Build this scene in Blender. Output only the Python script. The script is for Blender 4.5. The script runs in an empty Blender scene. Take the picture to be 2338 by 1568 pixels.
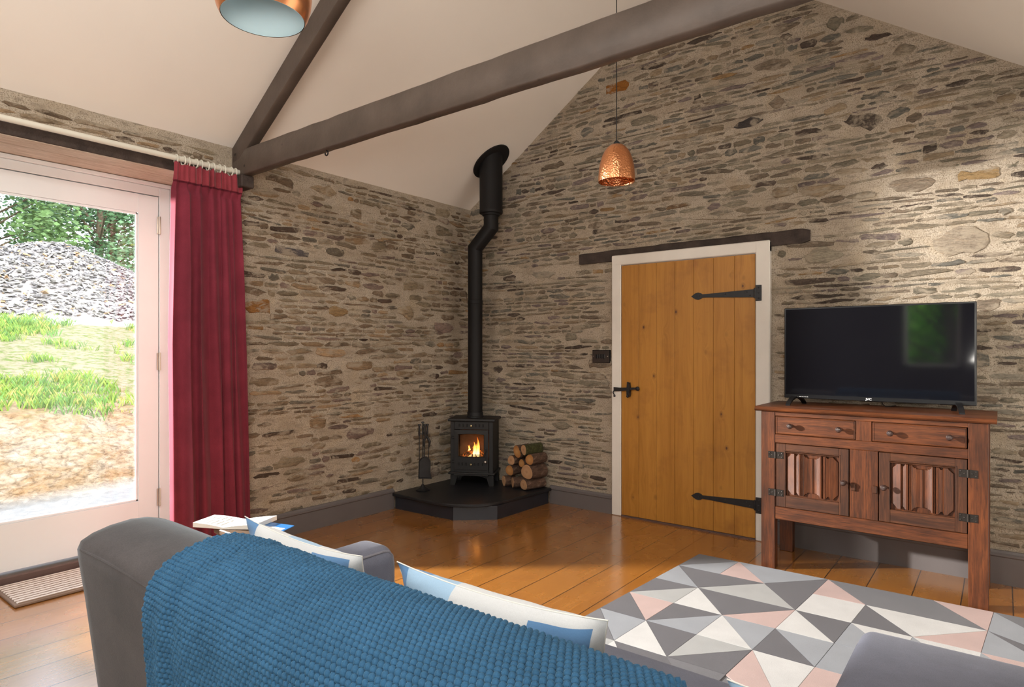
import bpy, math, random
import numpy as np
from mathutils import Vector, Matrix
random.seed(7); RNG = np.random.default_rng(11)
C = bpy.context.scene.collection
PI = math.pi

# ------------------------------------------------------------------ helpers
class MB:
    """collects faces, then links them as one mesh object"""
    def __init__(s): s.v = []; s.f = []; s.m = []; s.c = []; s.col = None
    def add(s, vs, fs, mi=0, cols=None):
        o = len(s.v); s.v += [tuple(map(float, p)) for p in vs]
        s.f += [tuple(i + o for i in f) for f in fs]; s.m += [mi] * len(fs)
        s.c += cols if cols is not None else [s.col] * len(fs)
        return s
    def box(s, x0, y0, z0, x1, y1, z1, b=0.0, mi=0, M=None):
        if x0 > x1: x0, x1 = x1, x0
        if y0 > y1: y0, y1 = y1, y0
        if z0 > z1: z0, z1 = z1, z0
        b = min(b, (x1-x0)*.45, (y1-y0)*.45, (z1-z0)*.45)
        if b <= 0:
            vs = [(x, y, z) for x in (x0, x1) for y in (y0, y1) for z in (z0, z1)]
            fs = [(0,1,3,2),(4,6,7,5),(0,4,5,1),(2,3,7,6),(0,2,6,4),(1,5,7,3)]
        else:
            lo = (x0, y0, z0); hi = (x1, y1, z1); vs = []; idx = {}
            for sx in (0,1):
                for sy in (0,1):
                    for sz in (0,1):
                        sg = (sx,sy,sz)
                        for ax in range(3):
                            p = []
                            for k in range(3):
                                e = hi[k] if sg[k] else lo[k]
                                p.append(e if k == ax else (e - b if sg[k] else e + b))
                            idx[(sg, ax)] = len(vs); vs.append(tuple(p))
            fs = []
            for ax in range(3):
                o1, o2 = [k for k in range(3) if k != ax]
                for e in (0,1):
                    q = []
                    for (a, c) in ((0,0),(1,0),(1,1),(0,1)):
                        sg = [0,0,0]; sg[ax] = e; sg[o1] = a; sg[o2] = c
                        q.append(idx[(tuple(sg), ax)])
                    if (e == 0) ^ (ax == 1): q.reverse()
                    fs.append(tuple(q))
                # edges running along ax
                for a in (0,1):
                    for c in (0,1):
                        s0 = [0,0,0]; s1 = [0,0,0]; s1[ax] = 1
                        s0[o1] = s1[o1] = a; s0[o2] = s1[o2] = c
                        q = [idx[(tuple(s0), o1)], idx[(tuple(s1), o1)], idx[(tuple(s1), o2)], idx[(tuple(s0), o2)]]
                        fs.append(tuple(q))
            for sx in (0,1):
                for sy in (0,1):
                    for sz in (0,1):
                        fs.append(tuple(idx[((sx,sy,sz), k)] for k in range(3)))
        if M is not None: vs = [tuple(M @ Vector(p)) for p in vs]
        return s.add(vs, fs, mi)
    def rbox(s, x0, y0, z0, x1, y1, z1, r, seg=4, mi=0, fn=None, extra=0):
        lo = np.array([x0,y0,z0]); hi = np.array([x1,y1,z1]); r = min(r, *((hi-lo)*.499))
        def cs(a, b):
            L = [a + r*k/seg for k in range(seg+1)]
            for k in range(1, extra+1): L.append(a + r + (b-a-2*r)*k/(extra+1))
            return L + [b - r + r*k/seg for k in range(seg+1)]
        cache = {}; vs = []; fs = []
        def vid(p):
            p = np.array(p); q = np.clip(p, lo+r, hi-r); d = p-q; n = np.linalg.norm(d)
            if n > 1e-9: p = q + d/n*r
            k = tuple(np.round(p, 6))
            if k not in cache:
                cache[k] = len(vs); vs.append(tuple(fn(p)) if fn else tuple(p))
            return cache[k]
        for ax in range(3):
            o1, o2 = [(1,2),(2,0),(0,1)][ax]
            A = cs(lo[o1], hi[o1]); B = cs(lo[o2], hi[o2])
            for e in (0,1):
                for i in range(len(A)-1):
                    for j in range(len(B)-1):
                        q = []
                        for (a,b) in ((A[i],B[j]),(A[i+1],B[j]),(A[i+1],B[j+1]),(A[i],B[j+1])):
                            p = [0,0,0]; p[ax] = hi[ax] if e else lo[ax]; p[o1] = a; p[o2] = b
                            q.append(vid(p))
                        if not e: q.reverse()
                        q2 = []
                        for t in q:
                            if not q2 or q2[-1] != t: q2.append(t)
                        if len(q2) > 1 and q2[0] == q2[-1]: q2.pop()
                        if len(set(q2)) >= 3: fs.append(tuple(dict.fromkeys(q2)))
        return s.add(vs, fs, mi)
    def loft(s, rings, mi=0, cap=True, closed=True, wrap=False):
        n = len(rings[0]); vs = [p for r in rings for p in r]; fs = []
        R = len(rings)
        for i in range(R if wrap else R-1):
            a = i*n; b = ((i+1) % R)*n
            for j in range(n if closed else n-1):
                k = (j+1) % n
                fs.append((a+j, a+k, b+k, b+j))
        if cap and not wrap:
            fs.append(tuple(range(n-1, -1, -1))); fs.append(tuple((R-1)*n + j for j in range(n)))
        return s.add(vs, fs, mi)
    def tube(s, path, r, n=12, mi=0, cap=True):
        P = [Vector(p) for p in path]; rr = r if isinstance(r, (list, tuple)) else [r]*len(P)
        rings = []; up = None
        for i, p in enumerate(P):
            t = (P[min(i+1, len(P)-1)] - P[max(i-1, 0)]).normalized()
            if up is None: up = Vector((0,0,1)) if abs(t.z) < .9 else Vector((1,0,0))
            a = t.cross(up)
            if a.length < 1e-6: a = t.orthogonal()
            a.normalize(); b = a.cross(t).normalized(); up = b
            rings.append([tuple(p + rr[i]*(math.cos(q)*a + math.sin(q)*b)) for q in [2*PI*k/n for k in range(n)]])
        return s.loft(rings, mi, cap)
    def lathe(s, prof, c=(0,0,0), n=32, mi=0, M=None, cap=False):
        rings = []
        for (r, z) in prof:
            rings.append([(c[0]+r*math.cos(2*PI*k/n), c[1]+r*math.sin(2*PI*k/n), c[2]+z) for k in range(n)])
        if M is not None: rings = [[tuple(M @ Vector(p)) for p in r] for r in rings]
        return s.loft(rings, mi, cap)
    def prism(s, poly, axis, a, b, mi=0):
        """extrude 2-d polygon; axis 'x': poly=(y,z); 'y': (x,z); 'z': (x,y)"""
        def q(p, t): return {'x': (t,p[0],p[1]), 'y': (p[0],t,p[1]), 'z': (p[0],p[1],t)}[axis]
        return s.loft([[q(p,a) for p in poly], [q(p,b) for p in poly]], mi)
    def build(s, name, mats, parent=None, smooth=35, world=True, label=None, cat=None, group=None, kind=None):
        me = bpy.data.meshes.new(name)
        org = Vector((0,0,0))
        if parent is not None and world:
            p = parent
            while p is not None: org += p.location; p = p.parent
        V = np.array(s.v, dtype=float) - np.array(org)
        me.from_pydata([tuple(p) for p in V], [], s.f)
        if not isinstance(mats, (list, tuple)): mats = [mats]
        for m in mats: me.materials.append(m)
        me.polygons.foreach_set('material_index', s.m)
        if any(c is not None for c in s.c):
            at = me.color_attributes.new('Col', 'FLOAT_COLOR', 'CORNER')
            L = []
            for f, c in zip(s.f, s.c):
                c = c or (1,1,1)
                L += [c[0], c[1], c[2], 1.0] * len(f)
            at.data.foreach_set('color', L)
        me.validate(); me.update()
        import bmesh
        bm = bmesh.new(); bm.from_mesh(me); bmesh.ops.recalc_face_normals(bm, faces=bm.faces); bm.to_mesh(me); bm.free()
        if smooth:
            me.shade_smooth(); me.set_sharp_from_angle(angle=math.radians(smooth))
        o = bpy.data.objects.new(name, me); C.objects.link(o)
        if parent is not None: o.parent = parent
        tag(o, label, cat, group, kind)
        return o

def tag(o, label=None, cat=None, group=None, kind=None):
    if label: o['label'] = label
    if cat: o['category'] = cat
    if group: o['group'] = group
    if kind: o['kind'] = kind
    return o
def thing(name, label, cat, loc=(0,0,0), rz=0, group=None, kind=None):
    o = bpy.data.objects.new(name, None); C.objects.link(o); o.empty_display_size = .05
    o.location = loc; o.rotation_euler = (0,0,rz)
    return tag(o, label, cat, group, kind)
def grid_mesh(mb, P, mi=0, flip=False, mask=None, cols=None):
    """P: (n,m,3) array"""
    n, m = P.shape[:2]; vs = P.reshape(-1,3).tolist(); fs = []; cc = [] if cols is not None else None
    for i in range(n-1):
        for j in range(m-1):
            if mask is not None and not mask[i,j]: continue
            q = (i*m+j, i*m+j+1, (i+1)*m+j+1, (i+1)*m+j)
            fs.append(q[::-1] if flip else q)
            if cols is not None: cc.append(tuple(cols[i,j]))
    return mb.add(vs, fs, mi, cc)
def vnoise(x, y, seed=0):
    x = np.asarray(x, float); y = np.asarray(y, float)
    xi = np.floor(x).astype(np.int64); yi = np.floor(y).astype(np.int64); xf = x-xi; yf = y-yi
    u = xf*xf*(3-2*xf); v = yf*yf*(3-2*yf)
    def h(a, b):
        n = (a*374761393 + b*668265263 + seed*1442695041) & 0x7fffffff
        n = ((n ^ (n >> 13)) * 1274126177) & 0x7fffffff
        return ((n ^ (n >> 16)) & 0xffff)/65535.0
    return (h(xi,yi)*(1-u)+h(xi+1,yi)*u)*(1-v) + (h(xi,yi+1)*(1-u)+h(xi+1,yi+1)*u)*v
def fbm(x, y, o=4, seed=0):
    t = 0; a = 1; s = 0
    for k in range(o):
        t = t + a*vnoise(x*2**k, y*2**k, seed+k*17); s += a; a *= .5
    return t/s - .5

# ------------------------------------------------------------------ materials
def mat(name):
    m = bpy.data.materials.new(name); m.use_nodes = True
    nt = m.node_tree; b = nt.nodes['Principled BSDF']
    return m, nt, b
def N(nt, t, **k):
    n = nt.nodes.new(t)
    for a, v in k.items():
        if a in n.inputs: n.inputs[a].default_value = v
        else: setattr(n, a, v)
    return n
def coords(nt, scale=(1,1,1), kind='Object', rot=(0,0,0)):
    tc = N(nt, 'ShaderNodeTexCoord'); mp = N(nt, 'ShaderNodeMapping')
    mp.inputs['Scale'].default_value = scale; mp.inputs['Rotation'].default_value = rot
    nt.links.new(tc.outputs[kind], mp.inputs['Vector']); return mp.outputs[0]
def noise(nt, vec, scale, detail=4, rough=.55, dist=0):
    n = N(nt, 'ShaderNodeTexNoise'); n.inputs['Scale'].default_value = scale; n.inputs['Detail'].default_value = detail
    n.inputs['Roughness'].default_value = rough; n.inputs['Distortion'].default_value = dist
    if vec is not None: nt.links.new(vec, n.inputs['Vector'])
    return n.outputs['Fac']
def ramp(nt, fac, stops, interp='LINEAR'):
    r = N(nt, 'ShaderNodeValToRGB'); e = r.color_ramp; e.interpolation = interp
    while len(e.elements) < len(stops): e.elements.new(.5)
    for q, (p, c) in zip(e.elements, stops): q.position = p; q.color = (*c, 1) if len(c) == 3 else c
    nt.links.new(fac, r.inputs[0]); return r.outputs[0]
def mix(nt, fac, a, b, mode='MIX'):
    n = N(nt, 'ShaderNodeMix', data_type='RGBA', blend_type=mode)
    for i, x in ((0, fac), (6, a), (7, b)):
        if isinstance(x, bpy.types.NodeSocket): nt.links.new(x, n.inputs[i])
        else: n.inputs[i].default_value = x if i == 0 else (*x, 1) if len(x) == 3 else x
    return n.outputs[2]
def bump(nt, b, h, strength=.3, dist=.002):
    n = N(nt, 'ShaderNodeBump'); n.inputs['Strength'].default_value = strength; n.inputs['Distance'].default_value = dist
    nt.links.new(h, n.inputs['Height']); nt.links.new(n.outputs[0], b.inputs['Normal'])
def simple(name, col, rough=.5, metal=0, var=.12, vs=8, bs=0, bd=.001, bscale=200, spec=None, sheen=0, coat=0):
    m, nt, b = mat(name)
    v = coords(nt)
    n = noise(nt, v, vs)
    lo = tuple(c*(1-var) for c in col); hi = tuple(min(1, c*(1+var)) for c in col)
    nt.links.new(ramp(nt, n, [(.3, lo), (.7, hi)]), b.inputs['Base Color'])
    b.inputs['Roughness'].default_value = rough; b.inputs['Metallic'].default_value = metal
    if spec is not None: b.inputs['Specular IOR Level'].default_value = spec
    if sheen: b.inputs['Sheen Weight'].default_value = sheen; b.inputs['Sheen Roughness'].default_value = .4
    if coat: b.inputs['Coat Weight'].default_value = coat
    if bs: bump(nt, b, noise(nt, v, bscale, 3), bs, bd)
    return m
def wood(name, cols, axis='z', scale=1, rough=.45, bs=.25, ring=6, knots=False, spec=.4, coat=0, fine=60):
    """grain stretched along axis"""
    m, nt, b = mat(name)
    st = {'x': (.06,1,1), 'y': (1,.06,1), 'z': (1,1,.06)}[axis]
    v = coords(nt, tuple(k*scale for k in st))
    g = noise(nt, v, ring*2, 6, .65, 1.6); f = noise(nt, v, fine*1.6, 4, .75, .4)
    big = noise(nt, coords(nt, (1.5,1.5,1.5)), 2.5, 3)
    c = ramp(nt, g, [(.34, cols[0]), (.5, cols[1]), (.66, cols[2])])
    c = mix(nt, ramp(nt, f, [(.38, (.15,)*3), (.58, (1,)*3)]), tuple(k*.6 for k in cols[0]), c)
    c = mix(nt, .3, c, ramp(nt, big, [(.35, cols[0]), (.65, cols[2])]), 'MIX')
    nt.links.new(c, b.inputs['Base Color']); b.inputs['Roughness'].default_value = rough
    b.inputs['Specular IOR Level'].default_value = spec; b.inputs['Coat Weight'].default_value = coat
    bump(nt, b, f, bs, .0008)
    return m

# stone / mortar
M_mortar, nt, b = mat('lime_mortar')
v = coords(nt)
n1 = noise(nt, v, 5, 4); n2 = noise(nt, v, 160, 4, .7); n3 = noise(nt, v, 28, 5, .65)
c = ramp(nt, n1, [(.3, (.56,.475,.37)), (.5, (.64,.55,.44)), (.7, (.62,.51,.37))])
c = mix(nt, ramp(nt, n2, [(.38, (1,)*3), (.5, (0,)*3)]), c, (.30,.235,.165))
c = mix(nt, ramp(nt, n3, [(.58, (0,)*3), (.72, (1,)*3)]), c, (.66,.55,.40))
n5 = noise(nt, coords(nt, (1,1,5)), 9, 6, .7, .6); n6 = noise(nt, coords(nt, (1,1,3)), 3.5, 5, .65)
c = mix(nt, ramp(nt, n5, [(.56, (0,)*3), (.62, (.75,)*3), (.70, (.2,)*3)]), c, (.30,.245,.19))
c = mix(nt, ramp(nt, n6, [(.45, (0,)*3), (.62, (.55,)*3)]), c, (.42,.335,.245))
nt.links.new(c, b.inputs['Base Color']); b.inputs['Roughness'].default_value = .95; b.inputs['Specular IOR Level'].default_value = .15
ad = N(nt, 'ShaderNodeMath', operation='ADD'); nt.links.new(n2, ad.inputs[0]); nt.links.new(n3, ad.inputs[1])
bump(nt, b, ad.outputs[0], 1.0, .012)
M_stone, nt, b = mat('slate_stone')
at = N(nt, 'ShaderNodeAttribute', attribute_name='Col')
v = coords(nt, (1,1,5)); v2 = coords(nt)
s1 = noise(nt, v, 14, 6, .65, .6); s2 = noise(nt, v, 60, 4, .7, .3); s3 = noise(nt, v2, 90, 4, .7)
c = mix(nt, .75, at.outputs['Color'], ramp(nt, s1, [(.3, (.38,.37,.36)), (.52, (1,1,1)), (.75, (1.15,1.0,.85))]), 'MULTIPLY')
c = mix(nt, .6, c, ramp(nt, s2, [(.36, (.4,.38,.36)), (.55, (1,1,1))]), 'MULTIPLY')
c = mix(nt, ramp(nt, s3, [(.60, (0,)*3), (.78, (.6,)*3)]), c, (.52,.45,.36))
s4 = noise(nt, coords(nt, (1,1,1.8)), 7, 6, .72, .4)
c = mix(nt, ramp(nt, s4, [(.50, (0,)*3), (.60, (.80,)*3)]), c, (.50,.42,.32))
nt.links.new(c, b.inputs['Base Color']); b.inputs['Roughness'].default_value = .85; b.inputs['Specular IOR Level'].default_value = .2
ad = N(nt, 'ShaderNodeMath', operation='ADD'); nt.links.new(s1, ad.inputs[0]); nt.links.new(s2, ad.inputs[1])
bump(nt, b, ad.outputs[0], .9, .012)
M_plaster = simple('painted_plaster', (.83,.79,.73), .9, var=.015, vs=2, bs=.12, bd=.002, bscale=90, spec=.15)
M_beam = simple('brown_painted_timber', (.078,.058,.047), .45, var=.2, vs=6, bs=.5, bd=.003, bscale=45, spec=.4)
nt_ = M_beam.node_tree; b_ = nt_.nodes['Principled BSDF']
vo = N(nt_, 'ShaderNodeTexVoronoi'); vo.inputs['Scale'].default_value = 7; nt_.links.new(coords(nt_), vo.inputs['Vector'])
src = b_.inputs['Base Color'].links[0].from_socket
nt_.links.new(mix(nt_, ramp(nt_, vo.outputs['Distance'], [(.045, (1,)*3), (.075, (0,)*3)]), src, (.012,.008,.007)), b_.inputs['Base Color'])
M_oldbeam = simple('dark_old_timber', (.05,.036,.03), .75, var=.35, vs=14, bs=.9, bd=.006, bscale=60, spec=.3)
M_lintelsoff = wood('bleached_timber', [(.50,.38,.28), (.64,.52,.41), (.72,.62,.52)], 'y', 2, .8)
M_white = simple('white_gloss_paint', (.77,.80,.81), .4, var=.02, vs=3, spec=.4)
M_doorframe = simple('offwhite_painted_wood', (.74,.70,.64), .55, var=.04, vs=6, bs=.25, bd=.003, bscale=25)
M_base = simple('grey_painted_skirting', (.135,.12,.118), .5, var=.05, vs=5, spec=.4)
M_sill = simple('brown_threshold', (.10,.06,.05), .5)

# floor: varnished boards running along y
M_floor, nt, b = mat('varnished_floorboards')
tc = N(nt, 'ShaderNodeTexCoord'); sp = N(nt, 'ShaderNodeSeparateXYZ'); nt.links.new(tc.outputs['Object'], sp.inputs[0])
BW = .2105
def mth(nt, op, a, bb=None, c3=None):
    n = N(nt, 'ShaderNodeMath', operation=op)
    for i, x in enumerate((a, bb, c3)):
        if x is None: continue
        if isinstance(x, bpy.types.NodeSocket): nt.links.new(x, n.inputs[i])
        else: n.inputs[i].default_value = x
    return n.outputs[0]
u = mth(nt, 'DIVIDE', mth(nt, 'SUBTRACT', sp.outputs['X'], 2.943), BW)
idx = mth(nt, 'FLOOR', u); fr = mth(nt, 'SUBTRACT', u, idx)
edge = mth(nt, 'MINIMUM', fr, mth(nt, 'SUBTRACT', 1.0, fr))
wn = N(nt, 'ShaderNodeTexWhiteNoise', noise_dimensions='1D'); nt.links.new(idx, wn.inputs['W'])
cb = N(nt, 'ShaderNodeCombineXYZ'); nt.links.new(mth(nt, 'ADD', sp.outputs['X'], mth(nt, 'MULTIPLY', wn.outputs['Value'], 9)), cb.inputs[0])
nt.links.new(mth(nt, 'ADD', mth(nt, 'MULTIPLY', sp.outputs['Y'], .07), mth(nt, 'MULTIPLY', wn.outputs['Value'], 31)), cb.inputs[1])
g = noise(nt, cb.outputs[0], 22, 6, .6, 1.5); g2 = noise(nt, cb.outputs[0], 150, 3, .7)
bl = noise(nt, tc.outputs['Object'], 3.2, 4, .6)
c = ramp(nt, g, [(.25, (.245,.087,.014)), (.5, (.335,.130,.022)), (.75, (.41,.172,.034))])
c = mix(nt, .5, c, ramp(nt, wn.outputs['Value'], [(0, (.27,.098,.016)), (1, (.39,.157,.030))]))
c = mix(nt, ramp(nt, bl, [(.56, (0,)*3), (.75, (.45,)*3)]), c, (.24,.085,.018))
c = mix(nt, ramp(nt, edge, [(.0085, (1,)*3), (.016, (0,)*3)]), c, (.03,.014,.006))
nt.links.new(c, b.inputs['Base Color'])
rr = ramp(nt, bl, [(.3, (.20,)*3), (.7, (.34,)*3)]); nt.links.new(rr, b.inputs['Roughness'])
b.inputs['Specular IOR Level'].default_value = .5; b.inputs['Coat Weight'].default_value = 1; b.inputs['Coat Roughness'].default_value = .16; b.inputs['Coat IOR'].default_value = 2.0
hh = mth(nt, 'ADD', mth(nt, 'MULTIPLY', g2, .15), ramp(nt, edge, [(0, (0,)*3), (.02, (1,)*3)]))
bump(nt, b, hh, .35, .002)

# pine door: vertical grain, plank lines, knots
M_pine, nt, b = mat('waxed_pine_planks')
tc = N(nt, 'ShaderNodeTexCoord'); sp = N(nt, 'ShaderNodeSeparateXYZ'); nt.links.new(tc.outputs['Object'], sp.inputs[0])
wn = N(nt, 'ShaderNodeTexWhiteNoise', noise_dimensions='1D')
nt.links.new(mth(nt, 'FLOOR', mth(nt, 'DIVIDE', mth(nt, 'SUBTRACT', sp.outputs['X'], 1.605), .1455)), wn.inputs['W'])
vo = N(nt, 'ShaderNodeTexVoronoi'); vo.inputs['Scale'].default_value = 6.2; vo.inputs['Randomness'].default_value = 1
mp = N(nt, 'ShaderNodeMapping'); mp.inputs['Scale'].default_value = (1.2,1,.75); nt.links.new(tc.outputs['Object'], mp.inputs[0])
nt.links.new(mp.outputs[0], vo.inputs['Vector'])
kd = vo.outputs['Distance']
cb = N(nt, 'ShaderNodeCombineXYZ')
nt.links.new(mth(nt, 'ADD', mth(nt, 'ADD', sp.outputs['X'], mth(nt, 'MULTIPLY', wn.outputs['Value'], 7)), mth(nt, 'MULTIPLY', mth(nt, 'POWER', mth(nt, 'SUBTRACT', 1.0, mth(nt, 'MINIMUM', kd, 1.0)), 8), .10)), cb.inputs[0])
nt.links.new(mth(nt, 'ADD', mth(nt, 'MULTIPLY', sp.outputs['Z'], .06), mth(nt, 'MULTIPLY', wn.outputs['Value'], 13)), cb.inputs[2])
g = noise(nt, cb.outputs[0], 26, 5, .6, 1.2); g2 = noise(nt, cb.outputs[0], 130, 3, .7)
bl = noise(nt, tc.outputs['Object'], 4.5, 4, .6)
c = ramp(nt, g, [(.28, (.31,.125,.016)), (.5, (.43,.188,.032)), (.74, (.51,.245,.043))])
c = mix(nt, .4, c, ramp(nt, wn.outputs['Value'], [(0, (.35,.15,.02)), (1, (.48,.225,.036))]))
c = mix(nt, ramp(nt, bl, [(.54, (0,)*3), (.75, (.6,)*3)]), c, (.25,.095,.02))
c = mix(nt, ramp(nt, kd, [(.035, (1,)*3), (.06, (.35,)*3), (.14, (0,)*3)]), c, (.09,.033,.012))
nt.links.new(c, b.inputs['Base Color']); b.inputs['Roughness'].default_value = .42; b.inputs['Specular IOR Level'].default_value = .4
bump(nt, b, g2, .2, .001)

M_oak = wood('dark_oak', [(.032,.010,.0035), (.108,.029,.0078), (.185,.055,.0145)], 'x', 1.5, .44, .35, coat=.1)
M_oakv = wood('dark_oak_upright', [(.032,.010,.0035), (.100,.027,.0072), (.165,.047,.0125)], 'z', 1.5, .44, .35, coat=.1)
M_oakd = wood('darker_oak', [(.026,.009,.004), (.065,.021,.0075), (.115,.038,.013)], 'z', 1.6, .46, .35, coat=.08)
M_oakdx = wood('darker_oak_crosswise', [(.026,.009,.004), (.068,.022,.008), (.12,.040,.014)], 'x', 1.6, .46, .35, coat=.08)
M_knob = simple('dark_turned_wood', (.045,.026,.022), .28, spec=.6, coat=.4)
M_iron = simple('black_iron', (.018,.017,.018), .42, metal=.3, var=.2, vs=30, bs=.4, bd=.001, bscale=120)
M_antique = simple('antique_iron', (.045,.038,.033), .35, metal=.7, var=.2, vs=60, bs=.3, bd=.001, bscale=200)
M_stove = simple('black_cast_iron', (.008,.0075,.008), .55, metal=.0, var=.15, vs=40, bs=.3, bd=.0008, bscale=300, spec=.45)
M_flue = simple('matt_black_enamel', (.006,.0055,.006), .6, var=.05, spec=.3)
M_slate = simple('black_slate', (.012,.012,.014), .42, var=.25, vs=9, bs=.4, bd=.002, bscale=60, spec=.45)
M_slatetile = simple('charcoal_slate_tile', (.018,.019,.025), .38, var=.2, vs=5, spec=.5)
M_brass = simple('brass', (.75,.60,.33), .3, metal=1)
M_steel = simple('brushed_steel', (.55,.50,.45), .3, metal=1)
M_copperout = simple('copper', (.82,.36,.17), .25, metal=1, var=.06)
M_copin = simple('pale_blue_enamel', (.70,.88,.95), .5, var=.02)
M_black = simple('black_plastic', (.008,.008,.009), .25, spec=.5)
M_cord = simple('black_flex', (.01,.01,.01), .6)
# hammered copper
M_hammer, nt, b = mat('hammered_copper')
vo = N(nt, 'ShaderNodeTexVoronoi'); vo.inputs['Scale'].default_value = 95
nt.links.new(coords(nt), vo.inputs['Vector'])
b.inputs['Base Color'].default_value = (.83,.37,.17,1); b.inputs['Metallic'].default_value = 1; b.inputs['Roughness'].default_value = .3
bump(nt, b, vo.outputs['Distance'], .7, .003)
# tv screen
M_screen, nt, b = mat('glossy_dark_screen')
b.inputs['Base Color'].default_value = (.004,.004,.006,1); b.inputs['Roughness'].default_value = .05; b.inputs['Specular IOR Level'].default_value = .9
n = noise(nt, coords(nt), 3, 2); nt.links.new(ramp(nt, n, [(0, (.004,.004,.006)), (1, (.006,.006,.008))]), b.inputs['Base Color'])
# clear glass as thin sheet
def glassmat(name, tint=(1,1,1), gl=.07, rough=0.0):
    m = bpy.data.materials.new(name); m.use_nodes = True; nt = m.node_tree; nt.nodes.clear()
    t = N(nt, 'ShaderNodeBsdfTransparent'); t.inputs[0].default_value = (*tint,1)
    g = N(nt, 'ShaderNodeBsdfGlossy'); g.inputs['Roughness'].default_value = rough; g.inputs[0].default_value = (1,1,1,1)
    fr = N(nt, 'ShaderNodeLayerWeight'); fr.inputs[0].default_value = .12
    mm = N(nt, 'ShaderNodeMath', operation='MULTIPLY_ADD'); nt.links.new(fr.outputs['Fresnel'], mm.inputs[0]); mm.inputs[1].default_value = .5; mm.inputs[2].default_value = gl*.3
    ms = N(nt, 'ShaderNodeMixShader'); o = N(nt, 'ShaderNodeOutputMaterial')
    nt.links.new(mm.outputs[0], ms.inputs[0]); nt.links.new(t.outputs[0], ms.inputs[1]); nt.links.new(g.outputs[0], ms.inputs[2]); nt.links.new(ms.outputs[0], o.inputs[0])
    return m
M_glass = glassmat('window_glass')
M_stoveglass = glassmat('stove_glass', (.93,.9,.86))
# fabrics
def fabric(name, col, rough=.9, sheen=.4, weave=500, var=.15, vs=9, bs=.35, tint=None, sr=.35):
    m, nt, b = mat(name)
    v = coords(nt); n = noise(nt, v, vs, 5, .6); w = noise(nt, v, weave, 2)
    lo = tuple(c*(1-var) for c in col); hi = tuple(min(1, c*(1+var)) for c in col)
    c = ramp(nt, n, [(.3, lo), (.7, hi)]); c = mix(nt, .35, c, ramp(nt, w, [(.3, (.6,)*3), (.7, (1.3,)*3)]), 'MULTIPLY')
    nt.links.new(c, b.inputs['Base Color']); b.inputs['Roughness'].default_value = rough; b.inputs['Specular IOR Level'].default_value = .15
    b.inputs['Sheen Weight'].default_value = sheen; b.inputs['Sheen Roughness'].default_value = sr
    if tint: b.inputs['Sheen Tint'].default_value = (*tint,1)
    bump(nt, b, w, bs, .0008); return m
M_velvetgrey = fabric('grey_velour', (.068,.062,.064), .95, .45, 300, .22, 7, tint=(.75,.88,1), sr=.28)
M_seatgrey = fabric('slate_grey_weave', (.145,.155,.20), .95, .15, 500, .08, 12)
M_piping = fabric('grey_piping', (.20,.20,.23), .9, .3)
M_curtain = fabric('crimson_velvet', (.165,.022,.038), .85, .15, 350, .2, 5, .25, tint=(1,.62,.7), sr=.5)
M_curtape = fabric('dusty_red_heading', (.23,.036,.048), .9, .3, 350, .2, 8)
M_wool = fabric('blue_wool', (.028,.090,.175), .95, .22, 700, .16, 14, .6, tint=(.45,.8,1))
M_mat, nt, b = mat('coir_doormat')
v = coords(nt); n1 = noise(nt, v, 120, 4, .7)
wv = N(nt, 'ShaderNodeTexWave', bands_direction='X'); wv.inputs['Scale'].default_value = 8.5; wv.inputs['Distortion'].default_value = 1.2; wv.inputs['Detail'].default_value = 3; wv.inputs['Detail Scale'].default_value = 5
nt.links.new(v, wv.inputs['Vector'])
c = mix(nt, ramp(nt, wv.outputs['Fac'], [(.15, (0,)*3), (.4, (1,)*3)]), (.25,.17,.12), ramp(nt, n1, [(.3, (.58,.48,.40)), (.7, (.85,.78,.72))]))
nt.links.new(c, b.inputs['Base Color']); b.inputs['Roughness'].default_value = .95; bump(nt, b, wv.outputs['Fac'], .8, .006)
M_matedge = simple('brown_mat_binding', (.22,.15,.11), .9)
M_attrfab, nt, b = mat('printed_cotton')
at = N(nt, 'ShaderNodeAttribute', attribute_name='Col'); w = noise(nt, coords(nt), 600, 2)
c = mix(nt, .25, at.outputs['Color'], ramp(nt, w, [(.3, (.75,)*3), (.7, (1.15,)*3)]), 'MULTIPLY'); nt.links.new(c, b.inputs['Base Color'])
b.inputs['Roughness'].default_value = .9; b.inputs['Sheen Weight'].default_value = .2; b.inputs['Specular IOR Level'].default_value = .15
bump(nt, b, noise(nt, coords(nt), 40, 3), .25, .004)
M_rug, nt, b = mat('cut_pile')
at = N(nt, 'ShaderNodeAttribute', attribute_name='Col'); w = noise(nt, coords(nt), 420, 4, .8); w2 = noise(nt, coords(nt), 7, 3)
c = mix(nt, .45, at.outputs['Color'], ramp(nt, w, [(.35, (.55,)*3), (.6, (1.15,)*3)]), 'MULTIPLY')
c = mix(nt, .35, c, ramp(nt, w2, [(.3, (.8,)*3), (.7, (1.15,)*3)]), 'MULTIPLY'); nt.links.new(c, b.inputs['Base Color'])
b.inputs['Roughness'].default_value = .95; b.inputs['Sheen Weight'].default_value = .3; b.inputs['Specular IOR Level'].default_value = .1
bump(nt, b, w, 1, .006)
M_paper = simple('white_paper', (.78,.78,.74), .7, var=.02)
M_ink = simple('grey_print', (.33,.34,.36), .8)
M_blueprint = simple('blue_glossy_cover', (.03,.17,.45), .3, var=.1)
M_tablewood = wood('dark_table_wood', [(.06,.035,.02), (.1,.06,.035), (.14,.085,.05)], 'x', 1.5)
M_pole = simple('cream_painted_wood', (.62,.60,.52), .5, var=.03)
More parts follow.
